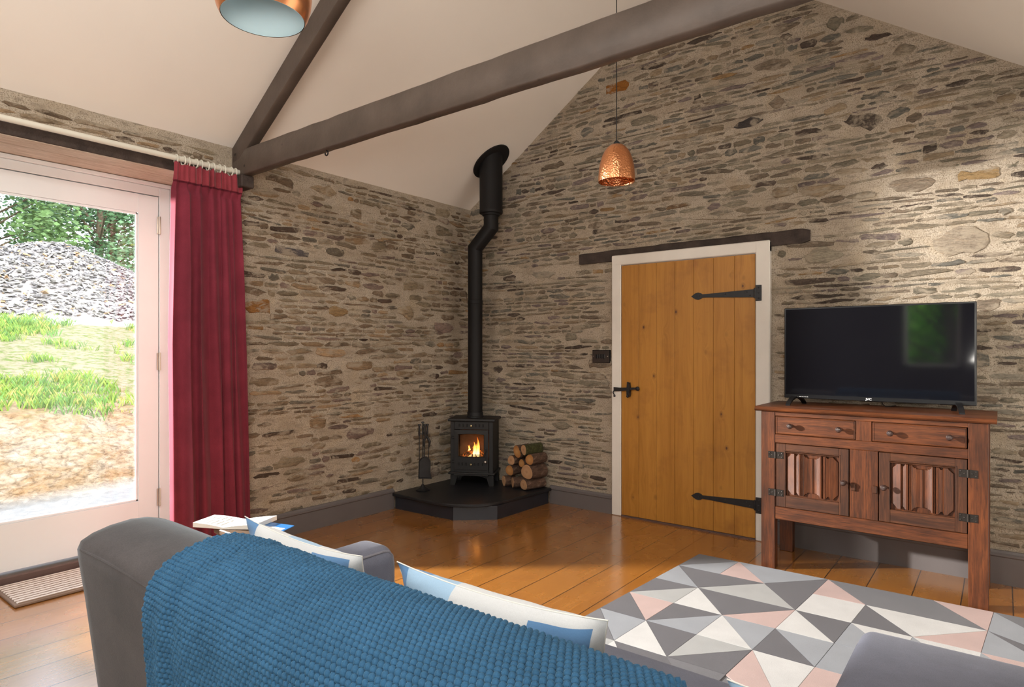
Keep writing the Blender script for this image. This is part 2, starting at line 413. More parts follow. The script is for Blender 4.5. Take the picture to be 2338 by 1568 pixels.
# bark & cut ends
M_bark, nt, b = mat('rough_bark')
v = coords(nt, (1,.35,1)); n1 = noise(nt, v, 45, 6, .7, .5)
nt.links.new(ramp(nt, n1, [(.3, (.035,.018,.012)), (.55, (.12,.066,.042)), (.75, (.24,.16,.11))]), b.inputs['Base Color'])
b.inputs['Roughness'].default_value = .95; bump(nt, b, n1, 1, .01)
M_moss, nt, b = mat('mossy_bark')
n1 = noise(nt, coords(nt), 60, 6, .7, .5)
nt.links.new(ramp(nt, n1, [(.3, (.018,.014,.006)), (.5, (.05,.05,.013)), (.7, (.10,.105,.03))]), b.inputs['Base Color'])
b.inputs['Roughness'].default_value = 1; bump(nt, b, n1, 1, .012)
def cutface(name, a, bcol, cc):
    m, nt, b = mat(name); tc = N(nt, 'ShaderNodeTexCoord'); sp = N(nt, 'ShaderNodeVectorMath', operation='LENGTH')
    nz = noise(nt, tc.outputs['Object'], 14, 3)
    nt.links.new(tc.outputs['Object'], sp.inputs[0])
    q = mth(nt, 'ADD', mth(nt, 'MULTIPLY', sp.outputs['Value'], 9), mth(nt, 'MULTIPLY', nz, .25))
    w = mth(nt, 'SINE', mth(nt, 'MULTIPLY', q, 80))
    c = ramp(nt, q, [(.12, cc), (.30, a), (.52, bcol)])
    c = mix(nt, .2, c, ramp(nt, w, [(0, (.6,)*3), (1, (1.1,)*3)]), 'MULTIPLY'); nt.links.new(c, b.inputs['Base Color']); b.inputs['Roughness'].default_value = .8
    return m
M_cut = cutface('pale_cut_wood', (.50,.285,.15), (.44,.24,.12), (.36,.18,.09))
M_cut2 = cutface('orange_ringed_cut_wood', (.46,.22,.07), (.36,.15,.045), (.50,.28,.11))
def emit(name, stops, strength, zlo, zhi):
    m = bpy.data.materials.new(name); m.use_nodes = True; nt = m.node_tree; nt.nodes.clear()
    tc = N(nt, 'ShaderNodeTexCoord'); sp = N(nt, 'ShaderNodeSeparateXYZ'); nt.links.new(tc.outputs['Object'], sp.inputs[0])
    mr = N(nt, 'ShaderNodeMapRange'); nt.links.new(sp.outputs['Z'], mr.inputs[0]); mr.inputs[1].default_value = zlo; mr.inputs[2].default_value = zhi
    lw = N(nt, 'ShaderNodeLayerWeight'); lw.inputs[0].default_value = .35
    q = mth(nt, 'ADD', mr.outputs[0], mth(nt, 'MULTIPLY', lw.outputs['Facing'], .35))
    e = N(nt, 'ShaderNodeEmission'); nt.links.new(ramp(nt, q, stops), e.inputs[0]); e.inputs[1].default_value = strength
    t = N(nt, 'ShaderNodeBsdfTransparent'); ms = N(nt, 'ShaderNodeMixShader')
    nt.links.new(ramp(nt, q, [(.45, (0,)*3), (1.15, (.75,)*3)]), ms.inputs[0]); nt.links.new(e.outputs[0], ms.inputs[1]); nt.links.new(t.outputs[0], ms.inputs[2])
    o = N(nt, 'ShaderNodeOutputMaterial'); nt.links.new(ms.outputs[0], o.inputs[0]); return m
M_flame = emit('flame', [(0, (1,.45,.10)), (.2, (1,.62,.25)), (.5, (1,.33,.05)), (1, (.55,.10,.01))], 2.4, .27, .44)
M_ember, nt, b = mat('glowing_ember')
b.inputs['Base Color'].default_value = (.05,.02,.01,1); n1 = noise(nt, coords(nt), 60, 4)
nt.links.new(ramp(nt, n1, [(.45, (0,0,0)), (.7, (1,.22,.03))]), b.inputs['Emission Color']); b.inputs['Emission Strength'].default_value = 1.2
M_firebrick = simple('firebrick', (.25,.14,.08), .9, var=.2, vs=20)
# outdoors
M_rock, nt, b = mat('cut_bank_earth')
v = coords(nt, (1,1,2.2)); n1 = noise(nt, v, 2.2, 8, .68, .8); n2 = noise(nt, v, 14, 6, .7, .5); n3 = noise(nt, coords(nt), 1.1, 4)
c = ramp(nt, n1, [(.3, (.42,.25,.12)), (.42, (.52,.38,.24)), (.55, (.60,.52,.41)), (.7, (.52,.49,.44))])
c = mix(nt, .75, c, ramp(nt, n2, [(.36, (.20,.14,.09)), (.50, (.66,.60,.52)), (.62, (.85,.8,.74))]), 'MULTIPLY')
sx = N(nt, 'ShaderNodeSeparateXYZ'); nt.links.new(N(nt, 'ShaderNodeTexCoord').outputs['Object'], sx.inputs[0])
gz = mth(nt, 'ADD', sx.outputs['Z'], mth(nt, 'MULTIPLY', noise(nt, coords(nt), 3, 5), .5))
c = mix(nt, ramp(nt, mth(nt, 'MULTIPLY', gz, .3), [(.275, (0,)*3), (.33, (1,)*3)]), c,
        ramp(nt, noise(nt, coords(nt), 9, 6, .7), [(.34, (.13,.21,.05)), (.44, (.24,.26,.11)), (.54, (.36,.32,.22))]))
c = mix(nt, ramp(nt, mth(nt, 'ADD', sx.outputs['Z'], .2), [(.14, (1,)*3), (.24, (0,)*3)]), c, (.52,.52,.50))
nt.links.new(c, b.inputs['Base Color']); b.inputs['Roughness'].default_value = 1; b.inputs['Specular IOR Level'].default_value = .1
bump(nt, b, mth(nt, 'ADD', n1, n2), .9, .06)
M_heap = simple('loose_slate_waste', (.36,.335,.32), .9, var=.4, vs=10, bs=1, bd=.05, bscale=14)
M_flake, nt, b = mat('slate_shards')
at = N(nt, 'ShaderNodeAttribute', attribute_name='Col'); nt.links.new(at.outputs['Color'], b.inputs['Base Color']); b.inputs['Roughness'].default_value = .8
M_grass, nt, b = mat('grass_blades')
at = N(nt, 'ShaderNodeAttribute', attribute_name='Col'); nt.links.new(at.outputs['Color'], b.inputs['Base Color']); b.inputs['Roughness'].default_value = .7
b.inputs['Subsurface Weight'].default_value = 0
M_leaf, nt, b = mat('tree_leaves')
at = N(nt, 'ShaderNodeAttribute', attribute_name='Col'); nt.links.new(at.outputs['Color'], b.inputs['Base Color']); b.inputs['Roughness'].default_value = .6
M_trunk = simple('tree_bark', (.12,.09,.06), .95, var=.3, bs=.6, bd=.02, bscale=12)

# ------------------------------------------------------------------ stone walls
EZ = 2.607; SL = .682; W = 4.40; RX = 2.2; RZ = EZ + SL*RX
def rake(x): return np.minimum(EZ + SL*x, EZ + SL*(W - x))
STONECOL = [((.30,.265,.20), 6), ((.245,.195,.145), 6), ((.335,.28,.205), 6), ((.27,.215,.20), 4), ((.12,.092,.075), 2.2),
            ((.40,.31,.21), 4), ((.42,.27,.135), .5), ((.22,.21,.18), 4), ((.36,.32,.255), 3)]
_w = np.array([c[1] for c in STONECOL]); _w = _w/_w.sum()
def stone_wall(mb, umin, umax, vmin, vmax, place, ok, seed, hs=(.019,.052), ws=(.05,.34), warm=0, cover=lambda u, v: 1.0, bigs=20, tilt=0, fixed=()):
    """place(u,v,d) -> 3-d point, d out of wall. material 0 mortar, 1 stone"""
    rng = np.random.default_rng(seed)
    def outline(cu, cv, w, h, col, prot):
        n = 14; t = np.arange(n)*2*PI/n + rng.uniform(0,.3)
        lens = rng.random() < .5; p = rng.uniform(.75, 1.0) if lens else rng.uniform(.28, .6)
        cx = np.sign(np.cos(t))*np.abs(np.cos(t))**p*w/2; cy = np.sign(np.sin(t))*np.abs(np.sin(t))**(p+(.55 if lens else .1))*h/2*(1.15 if lens else 1)
        tl, tr = rng.uniform(.5,1.0,2); s = (cx/w+.5); cy = cy*(tl*(1-s)+tr*s)
        cx = cx + rng.normal(0, w*.022, n); cy = cy + rng.normal(0, h*.09, n)
        a = rng.normal(tilt, .045); du = cx*math.cos(a)-cy*math.sin(a); dv = cx*math.sin(a)+cy*math.cos(a)
        vs = []; fs = []
        bev = min(.0045, h*.16)
        R = np.maximum(np.hypot(du, dv), 1e-4)
        for k, (d, off) in enumerate(((-.006, -.001), (prot*.6, 0), (prot, bev))):
            f = 1 - off*np.abs(1/np.maximum(h*.5, .008)) if k == 2 else 1 - off/R
            for i in range(n):
                fi = f if np.isscalar(f) else f[i]
                dd = d + (rng.normal(0, .0012) if k == 2 else 0)
                vs.append(place(cu + du[i]*fi, cv + dv[i]*fi, dd))
        vs.append(place(cu, cv, prot + rng.uniform(-.001,.002)))
        for k in range(2):
            for i in range(n):
                j = (i+1) % n; fs.append((k*n+i, k*n+j, (k+1)*n+j, (k+1)*n+i))
        for i in range(n): fs.append((2*n+i, 2*n+(i+1) % n, 3*n))
        mb.add(vs, fs, 1, [col]*len(fs))
    def pick():
        c = np.array(STONECOL[rng.choice(len(STONECOL), p=_w)][0]); c = c*rng.uniform(.8,1.22)
        if warm: c = c*np.array([1+warm, 1, 1-warm])
        return tuple(c)
    B = []
    for (cu, cv, w, h, col) in fixed:
        B.append((cu, cv, w, h)); outline(cu, cv, w, h, col, .010)
    for k in range(bigs):
        cu = rng.uniform(umin, umax); cv = rng.uniform(vmin, vmax); w = rng.uniform(.10,.26); h = rng.uniform(.06,.10)
        if ok(cu-w/2, cv-h/2) and ok(cu+w/2, cv+h/2) and all(abs(cu-q[0]) > (w+q[2])/2+.02 or abs(cv-q[1]) > (h+q[3])/2+.02 for q in B):
            B.append((cu, cv, w, h)); c = pick()
            outline(cu, cv, w, h, tuple(x*1.1 for x in c), rng.uniform(.006,.014))
    v = vmin; row = 0
    while v < vmax:
        h = hs[0]+(hs[1]-hs[0])*rng.random()**1.25; u = umin - rng.uniform(0,.1); row += 1
        while u < umax:
            w = float(np.clip(rng.lognormal(math.log(.135), .5), *ws)); hh = h*rng.uniform(.72,1.08)
            cu = u + w/2; wob = .028*float(fbm(np.array(cu*1.3), np.array(v*1.1), 2, seed+3))
            cv = v + h/2 + wob*2
            if ok(cu-w/2, cv-h/2) and ok(cu+w/2, cv+h/2) and rng.random() < cover(cu, cv) \
               and not any(abs(cu-q[0]) < (w+q[2])/2-.008 and abs(cv-q[1]) < (hh+q[3])/2-.004 for q in B):
                outline(cu, cv, w, hh, pick(), rng.uniform(.003,.013))
            u += w + rng.uniform(.002,.018)
        v += h + rng.uniform(.002,.010)
    # mortar skin
    st = .016; U = np.arange(umin, umax+st, st); Vv = np.arange(vmin-.02, vmax+st, st)
    UU, VV = np.meshgrid(U, Vv, indexing='ij')
    D = .010*fbm(UU*9, VV*14, 4, seed) + .012*fbm(UU*2, VV*2.5, 2, seed+9)
    P = np.array([[place(UU[i,j], VV[i,j], D[i,j]) for j in range(UU.shape[1])] for i in range(UU.shape[0])])
    mk = np.array([[ok(U[i]+st/2, Vv[j]+st/2, True) for j in range(len(Vv)-1)] for i in range(len(U)-1)])
    grid_mesh(mb, P, 0, mask=mk)

# gable wall (y = 0) ; door opening x 1.53..2.71, z 0..2.03
mb = MB()
def okg(u, v, mortar=False):
    m = 0 if not mortar else .03
    if v > rake(u) + (.05 if mortar else .012): return False
    if 1.53-m*0 < u+m < 2.712 and v < 2.03: return False
    if not mortar and 1.20 < u < 2.98 and 1.99 < v < 2.095: return False
    if not mortar and 1.325 < u < 1.49 and 1.19 < v < 1.295: return False
    if not mortar and v < .15: return False
    return True
stone_wall(mb, 0, W, .02, RZ, lambda u, v, d: (u, -d, v), okg, 5, cover=lambda u, v: .97 if v > .9 else .80, bigs=60,
           fixed=((1.56,3.37,.20,.12,(.42,.17,.035)), (3.76,1.925,.27,.17,(.46,.38,.29)), (2.57,2.861,.20,.065,(.085,.075,.072)), (3.046,1.905,.24,.10,(.48,.42,.32)),
                  (3.27,2.72,.22,.10,(.13,.105,.085)), (3.845,2.29,.20,.085,(.46,.31,.15)), (3.35,3.22,.15,.06,(.12,.09,.075)), (2.06,2.36,.19,.045,(.26,.17,.10))))
mb.box(-.5, .02, 0, 1.53, .45, EZ+.02, mi=0); mb.box(2.712, .02, 0, W, .45, EZ+.02, mi=0); mb.box(1.53, .02, 2.03, 2.712, .45, EZ+.02, mi=0)
mb.add([(0,.02,EZ),(W,.02,EZ),(RX,.02,RZ),(0,.45,EZ),(W,.45,EZ),(RX,.45,RZ)], [(0,1,2),(3,5,4),(0,2,5,3),(1,4,5,2),(0,3,4,1)], 0)
mb.build('wall_back', [M_mortar, M_stone], kind='structure', smooth=40)
# left wall (x = 0), french door opening y -4.55..-2.50, z up to 2.376
mb = MB()
def okl(u, v, mortar=False):
    if v > EZ + (.04 if mortar else -.01): return False
    if -4.22 < u < -2.50 and v < 2.44: return False
    if not mortar and v < .15: return False
    if not mortar and -2.36 < u < -2.16 and v > 2.34: return False
    return True
stone_wall(mb, -7.0, 0, .02, EZ+.03, lambda u, v, d: (d, u, v), okl, 21, hs=(.020,.050), ws=(.05,.24), warm=.10,
           cover=lambda u, v: .95 if v > 1.2 else (.88 if v > .8 else .74), bigs=110,
           fixed=((-2.148,1.59,.19,.13,(.40,.19,.06)), (-1.49,1.588,.17,.10,(.42,.28,.14)), (-.814,1.62,.17,.125,(.48,.37,.24)), (-.479,1.068,.13,.06,(.13,.09,.07)),
                  (-1.875,1.99,.28,.065,(.15,.135,.14)), (-1.517,2.03,.16,.06,(.19,.16,.12))))
mb.box(-.5, -7.0, 0, -.02, -4.22, EZ, mi=0); mb.box(-.5, -2.50, 0, -.02, .02, EZ, mi=0); mb.box(-.5, -4.22, 2.44, -.02, -2.50, EZ, mi=0)
mb.build('wall_left', [M_mortar, M_stone], kind='structure', smooth=40)
# right wall and wall behind the camera: plain plaster, the latter with a window
mb = MB(); mb.box(W, -7.0, 0, W+.3, .02, EZ); mb.build('wall_right', M_plaster, kind='structure')
mb = MB()
wx0, wx1, wz0, wz1 = 2.80, 3.50, 1.05, 2.15
mb.box(-.5, -7.3, 0, wx0, -7.0, EZ); mb.box(wx1, -7.3, 0, W+.3, -7.0, EZ); mb.box(wx0, -7.3, 0, wx1, -7.0, wz0); mb.box(wx0, -7.3, wz1, wx1, -7.0, EZ)
mb.add([(0,-7,EZ),(W,-7,EZ),(RX,-7,RZ),(0,-7.3,EZ),(W,-7.3,EZ),(RX,-7.3,RZ)], [(0,1,2),(3,5,4),(0,2,5,3),(1,4,5,2),(0,3,4,1)], 0)
mb.build('wall_front', simple('dark_taupe_paint', (.035,.032,.032), .9, var=.03, vs=2), kind='structure')
wn_ = MB()
for a in ((wx0,wz0,wx0+.05,wz1),(wx1-.05,wz0,wx1,wz1),(wx0,wz0,wx1,wz0+.05),(wx0,wz1-.05,wx1,wz1)): wn_.box(a[0], -7.2, a[1], a[2], -7.12, a[3], .004)
wr = wn_.build('window_1', M_white, kind='structure')
MB().box(wx0+.05, -7.165, wz0+.05, wx1-.05, -7.16, wz1-.05).build('window_pane', M_glass, wr)
# ceiling (two slopes as slabs)
mb = MB(); T = .12
for s in (0, 1):
    f = (lambda x: x) if s == 0 else (lambda x: W - x)
    e = .15
    mb.prism([(f(-.0), EZ), (f(RX), RZ), (f(RX), RZ+T), (f(-.5), EZ+T-.5*SL), (f(-.5), EZ-.0-.5*SL+.02)][:5] if False else
             [(f(0), EZ), (f(RX), RZ), (f(RX), RZ+T), (f(0), EZ+T)], 'y', .02, -7.0)
mb.build('ceiling', M_plaster, kind='structure', smooth=0)
mb = MB()
mb.box(0, -7.0, -.05, W, 0.05, 0); mb.box(-.50, -4.22, -.05, 0, -2.5, 0)
mb.build('floor', M_floor, kind='structure', smooth=0)

# window frame added round the roof fill lamp, on the closed right-hand slope
Mr = Matrix.Translation((3.40,-4.15,EZ+SL*(W-3.40))) @ Matrix.Rotation(math.atan(SL), 4, 'Y')
mb = MB()
for a in ((-.31,-.42,.31,-.37),(-.31,.37,.31,.42),(-.31,-.42,-.26,.42),(.26,-.42,.31,.42)): mb.box(a[0], a[1], -.05, a[2], a[3], .01, .003, M=Mr)
mb.build('fill_light_frame', M_white, kind='structure')
# skirting boards
def skirt(mb, a, b_, along, z1=.150):
    pr = [(0,0),(.022,0),(.022,z1-.035),(.028,z1-.028),(.028,z1-.018),(.018,z1-.012),(.012,z1),(0,z1)]
    if along == 'x': mb.prism([(-p[0]-.004, p[1]) for p in pr], 'x', a, b_)
    else: mb.prism([(p[0]+.004, p[1]) for p in pr], 'y', a, b_)
mb = MB(); skirt(mb, .925, 1.52, 'x'); skirt(mb, 2.725, W, 'x', .185); mb.build('baseboard_back', M_base, kind='structure', smooth=20)
mb = MB(); skirt(mb, -.96, -2.50, 'y', .165); mb.build('baseboard_left', M_base, kind='structure', smooth=20)

# ------------------------------------------------------------------ plank door in the gable
d1 = thing('door_1', 'golden pine plank door with black strap hinges in stone gable wall', 'door', (2.1,-.02,0), kind='structure')
fr = MB()
def wob(x0, z0, x1, z1, y0, y1):
    fr.box(x0, y0, z0, x1, y1, z1, .006)
wob(1.522, 0, 1.602, 2.03, -.038, .14); wob(2.626, 0, 2.720, 2.03, -.040, .14); wob(1.522, 1.957, 2.720, 2.036, -.039, .14)
fr.build('door_frame', M_doorframe, d1)
mb = MB(); xs = [1.605, 1.752, 1.898, 2.043, 2.187, 2.332, 2.481, 2.622]
for i in range(7):
    mb.box(xs[i]+.0006, -.030 + .0008*(i % 2), .012, xs[i+1]-.0006, .012, 1.952, .0022)
mb.build('planks', M_pine, d1, smooth=20)
def strap(z):
    hm = MB()
    # tapered strap with arrow head pointing left
    pts = [(2.622, z+.028), (2.30, z+.013), (2.255, z+.012), (2.245, z+.020), (2.225, z+.026), (2.205, z+.022), (2.172, z),
           (2.205, z-.022), (2.225, z-.026), (2.245, z-.020), (2.255, z-.012), (2.30, z-.013), (2.622, z-.028)]
    hm.prism(pts, 'y', -.038, -.031)
    hm.tube([(2.626, -.046, z-.034), (2.626, -.046, z+.034)], .008, 10)
    hm.box(2.630, -.047, z-.054, 2.668, -.040, z+.054, .001)
    for (x, dz) in ((2.232,0), (2.42,.004), (2.57,.012), (2.59,-.012), (2.650,.035), (2.650,-.035), (2.650,0)):
        hm.lathe([(.006,0),(.005,.002),(0.0005,.0035)], (0,0,0), 10, M=Matrix.Translation((x, -.038 if x < 2.62 else -.047, z+dz)) @ Matrix.Rotation(PI/2, 4, 'X'))
    return hm.build('strap_hinge', M_iron, d1)
strap(1.683); strap(.243)
lt = MB()
lt.prism([(1.548,.987+.018),(1.60,.987+.016),(1.72,1.0+.008),(1.745,1.0+.008),(1.745,1.0-.008),(1.72,1.0-.008),(1.60,.987-.012),(1.548,.987-.014)], 'y', -.052, -.046)
lt.lathe([(.0005,.012),(.012,.010),(.017,.004),(.017,0),(.0005,-.002)], (0,0,0), 16, M=Matrix.Translation((1.752,-.046,1.0)) @ Matrix.Rotation(PI/2, 4, 'X'))
lt.build('latch_bar', M_iron, d1)
lt = MB()
lt.prism([(1.668,1.045),(1.684,1.045),(1.690,1.0),(1.690,.955),(1.684,.935),(1.668,.935),(1.663,.955),(1.664,1.0)], 'y', -.060, -.031)
lt.lathe([(.0005,.004),(.008,.003),(.010,0)], (0,0,0), 12, M=Matrix.Translation((1.676,-.060,1.042)) @ Matrix.Rotation(PI/2, 4, 'X'))
lt.lathe([(.0005,.014),(.009,.011),(.012,.003),(.010,0)], (0,0,0), 12, M=Matrix.Translation((1.676,-.060,.940)) @ Matrix.Rotation(PI/2, 4, 'X'))
lt.tube([(1.69,-.07,.972),(1.70,-.075,.970)], .008, 8)
lt.build('thumb_latch', M_iron, d1)
lt = MB(); lt.tube([(1.552,-.05,.978),(1.545,-.055,.965),(1.548,-.05,.952),(1.553,-.045,.945)], .005, 8)
lt.lathe([(.0005,.012),(.008,.008),(.008,0)], (0,0,0), 12, M=Matrix.Translation((1.552,-.040,.936)) @ Matrix.Rotation(PI/2, 4, 'X'))
lt.build('latch_keeper', M_iron, d1)
mb = MB(); mb.box(1.602, -.03, 0, 2.626, .05, .010); mb.build('threshold', M_sill, d1)
# rough timber lintel above door
rng = np.random.default_rng(3)
xsn = np.linspace(1.212, 2.965, 40); rings = []
for i, x in enumerate(xsn):
    t = (x-1.212)/(2.965-1.212); e = min(1, (1-t)*50+.72) ; e0 = 1
    zc = 2.036 + .010*t; hh = (.040 + .010*t) * e * (1+.10*float(fbm(np.array(x*9), np.array(0.), 2, 4)))
    up = .010*float(fbm(np.array(x*6), np.array(2.), 3, 8))*2
    rings.append([(x, -.020, zc-hh), (x, .03, zc-hh), (x, .03, zc+hh+up), (x, -.012, zc+hh+up), (x, -.022, zc+hh*.75+up)])
mb = MB(); mb.loft(rings); mb.build('trim_1', M_oldbeam, kind='structure', smooth=50)

# light switch
sw = thing('light_switch', 'bronze four gang light switch plate on the stone wall beside the plank door', 'light switch', (1.41,-.012,1.245))
M_bronze = simple('bronze_plate', (.055,.043,.038), .4, metal=.6)
MB().box(1.338, -.022, 1.195, 1.492, -.014, 1.292, .002).build('face_plate', M_bronze, sw)
MB().box(1.334, -.014, 1.191, 1.496, .01, 1.296, .002).build('back_box', M_black, sw)
for k in range(4): MB().box(1.372+k*.0215, -.028, 1.228, 1.372+k*.0215+.018, -.020, 1.262, .002).build('rocker', M_black, sw)
for x in (1.351, 1.479): MB().lathe([(.004,0),(.003,.0015),(.0002,.002)], (0,0,0), 10, M=Matrix.Translation((x,-.022,1.245)) @ Matrix.Rotation(PI/2,4,'X')).build('screw', M_steel, sw)

# ------------------------------------------------------------------ glazed door in left wall
XF = -.38
d2 = thing('door_2', 'white framed glazed garden door in the left stone wall', 'door', (XF,-3.1,0), kind='structure')
mb = MB()
mb.box(XF-.10, -2.540, .05, XF+.02, -2.500, 2.376, .003); mb.box(XF-.10, -4.20, 2.352, XF+.0195, -2.541, 2.3755, .003)
mb.box(XF-.10, -2.606, .055, XF, -2.541, 2.351, .003); mb.box(XF-.10, -4.14, 2.296, XF-.0004, -2.6065, 2.3515, .003)
mb.box(XF-.10, -2.625, .055, XF-.060, -2.607, 2.295, .001); mb.box(XF-.10, -4.14, 2.275, XF-.060, -2.626, 2.2955, .001)
mb.box(XF-.10, -4.22, .05, XF, -4.135, 2.3515, .003)
mb.build('door_frame', M_white, d2)
MB().box(XF-.12, -4.22, .0, XF+.035, -2.50, .055, .006).build('threshold', M_sill, d2)
def leaf(y0, y1, ylab):
    l = MB(); z0, z1 = .075, 2.290; gy0, gy1 = y0+.12, y1-.12; gz0, gz1 = .335, 2.170
    xa, xb = XF-.055, XF-.005
    l.box(xa, y0, z0, xb, gy0, z1, .002); l.box(xa, gy1, z0, xb, y1, z1, .002)
    l.box(xa, gy0, z0, xb-.0006, gy1, gz0, .0); l.box(xa, gy0, gz1, xb-.0006, gy1, z1, .0)
    for a in ((gy0,gz0,gy0+.014,gz1),(gy1-.014,gz0,gy1,gz1),(gy0,gz0,gy1,gz0+.014),(gy0,gz1-.014,gy1,gz1)):
        l.box(XF-.022, a[0], a[1], XF-.012, a[2], a[3], .003)
    o = l.build('door_leaf', M_white, d2, smooth=20)
    MB().box(XF-.032, gy0-.002, gz0-.002, XF-.026, gy1+.002, gz1+.002).build('glass_pane', M_glass, o)
    return o
leaf(-4.130, -2.611, 0)
for zc in (2.105, 1.222, .341):
    h = MB(); h.tube([(XF+.006, -2.6085, zc-.058), (XF+.006, -2.6085, zc+.058)], .007, 10)
    h.box(XF-.004, -2.622, zc-.055, XF+.001, -2.597, zc+.055, .001)
    for k in (-.03, 0, .03): h.tube([(XF+.006,-2.6085,zc+k-.0015),(XF+.006,-2.6085,zc+k+.0015)], .0078, 10)
    h.build('hinge', M_steel, d2)
mb = MB(); mb.box(-.14, -4.3, 2.376, .016, -2.44, 2.440, .005); mb.build('trim_2', M_oldbeam, kind='structure')
mb = MB(); mb.box(-.50, -4.3, 2.379, -.165, -2.44, 2.45, .003); mb.box(-.1395, -4.2, 2.3735, .010, -2.5, 2.3759, 0)
mb.build('trim_3', M_lintelsoff, kind='structure')

# ------------------------------------------------------------------ roof truss
rt = thing('roof_truss', 'brown painted timber roof truss crossing the room beneath the sloping ceiling', 'roof truss', (0,-2.29,2.4))
def timber(mb, p0, p1, w, h, n=30, seed=0, up=(0,0,1), rough=.004):
    p0 = Vector(p0); p1 = Vector(p1); t = (p1-p0).normalized(); side = Vector((0,1,0)); upv = side.cross(t).normalized()
    if upv.z < 0: upv = -upv
    rings = []
    for i in range(n+1):
        c = p0.lerp(p1, i/n); q = i*.37*6/n*n*.2
        a = rough*2*float(fbm(np.array(i*.7), np.array(seed+.5), 3, seed)); b2 = rough*2*float(fbm(np.array(i*.9), np.array(seed+5.5), 3, seed+2))
        ch = .006
        rings.append([tuple(c + side*sx + upv*sz) for sx, sz in ((-w/2, -h/2+a+ch), (-w/2+ch, -h/2+a), (w/2-ch, -h/2+a), (w/2, -h/2+a+ch), (w/2, h/2+b2-ch), (w/2-ch, h/2+b2), (-w/2+ch, h/2+b2), (-w/2, h/2+b2-ch))])
    mb.loft(rings)
mb = MB(); timber(mb, (-.01,-2.29,2.495), (W-.02,-2.29,2.492), .062, .160, 60, 1); mb.build('tie_beam', M_beam, rt, smooth=50)
def raf(f):
    mb = MB(); n = 24; rings = []
    for i in range(n+1):
        t = i/n; x = t*RX
        zt = EZ + SL*x - .006; zb = 2.585 + .655*(x-.19) - .022*0
        if x < .25: zb = max(2.50, zb)
        j = .004*float(fbm(np.array(i*.8), np.array(1.5), 3, 7))
        rings.append([(f(x), -2.321, zt), (f(x), -2.321, zb+j+.006), (f(x), -2.315, zb+j), (f(x), -2.262, zb+j), (f(x), -2.257, zb+j+.006), (f(x), -2.257, zt)])
    mb.loft(rings); return mb.build('rafter', M_beam, rt, smooth=50)
raf(lambda x: x); raf(lambda x: W - x)
MB().box(-.02, -2.335, 2.335, .145, -2.250, 2.414, .006).build('corbel', M_oldbeam, rt)
MB().box(W-.14, -2.335, 2.335, W+.02, -2.250, 2.414, .006).build('corbel', M_oldbeam, rt)
hk = MB(); hx, hy, hz = .965, -2.29, 2.416
hk.tube([(hx,hy,hz+.01), (hx,hy,hz-.006)] + [(hx+.013*math.sin(a), hy, hz-.018+.013*math.cos(a)) for a in [k*PI/7 for k in range(0, 12)]], .0040, 8)
hk.build('hook', M_iron, rt)

# ------------------------------------------------------------------ hearth, stove, pipe
HZ = .13
hearth = thing('hearth', 'black slate corner hearth with chamfered front beneath the wood stove', 'hearth', (.3,-.3,0))
def arc(p0, p1, bulge, n=8):
    out = []
    for k in range(n+1):
        t = k/n; x = p0[0]+(p1[0]-p0[0])*t; y = p0[1]+(p1[1]-p0[1])*t; s = 4*t*(1-t)*bulge
        dx, dy = p1[0]-p0[0], p1[1]-p0[1]; L = math.hypot(dx, dy); out.append((x+dy/L*s, y-dx/L*s))
    return out
slab = [(.012,-.978), (.506,-.985)] + [(.60,-.972),(.678,-.945),(.75,-.905),(.81,-.855),(.855,-.79),(.889,-.70),(.908,-.61)] + [(.935,-.30),(.945,-.030),(.012,-.030)]
mb = MB()
rings = []
for (z, s) in ((HZ-.024, .994), (HZ-.020, 1.0), (HZ-.006, 1.0), (HZ, .994)):
    rings.append([(.3+(x-.3)*s, -.3+(y+.3)*s, z) for x, y in slab])
mb.loft(rings); mb.build('slab', M_slate, hearth, smooth=30)
def tile(a, b_, h0=0.0, h1=HZ-.025):
    dx, dy = b_[0]-a[0], b_[1]-a[1]; L = math.hypot(dx, dy); nx, ny = -dy/L*.02, dx/L*.02
    m_ = MB(); m_.prism([a, b_, (b_[0]+nx, b_[1]+ny), (a[0]+nx, a[1]+ny)], 'z', h0, h1); return m_.build('riser_tile', M_slatetile, hearth, smooth=0)
tile((.033,-.953), (.650,-.927)); tile((.653,-.926), (.904,-.702)); tile((.905,-.698), (.920,-.04))
MB().prism([(.036,-.928),(.64,-.903),(.882,-.69),(.898,-.04),(.036,-.04)], 'z', .001, HZ-.026).build('core', M_slate, hearth)

sc_ = (.292,-.262); RZs = math.radians(29)
stove = thing('wood_stove', 'black cast iron wood burning stove standing in the corner', 'stove', (sc_[0], sc_[1], HZ), RZs)
def L(mb, name, m, par=None, **k): return mb.build(name, m, par or stove, world=False, **k)
hw, hd = .187, .135
mb = MB()
for sx in (-1, 1):
    x0, x1 = (sx*hw-sx*.016), sx*hw
    mb.box(min(x0,x1), -hd+.01, .112, max(x0,x1), hd, .555, .004)
mb.box(-hw+.016, hd-.016, .112, hw-.016, hd, .555); mb.box(-hw+.016, -hd+.014, .112, hw-.016, hd-.016, .135)
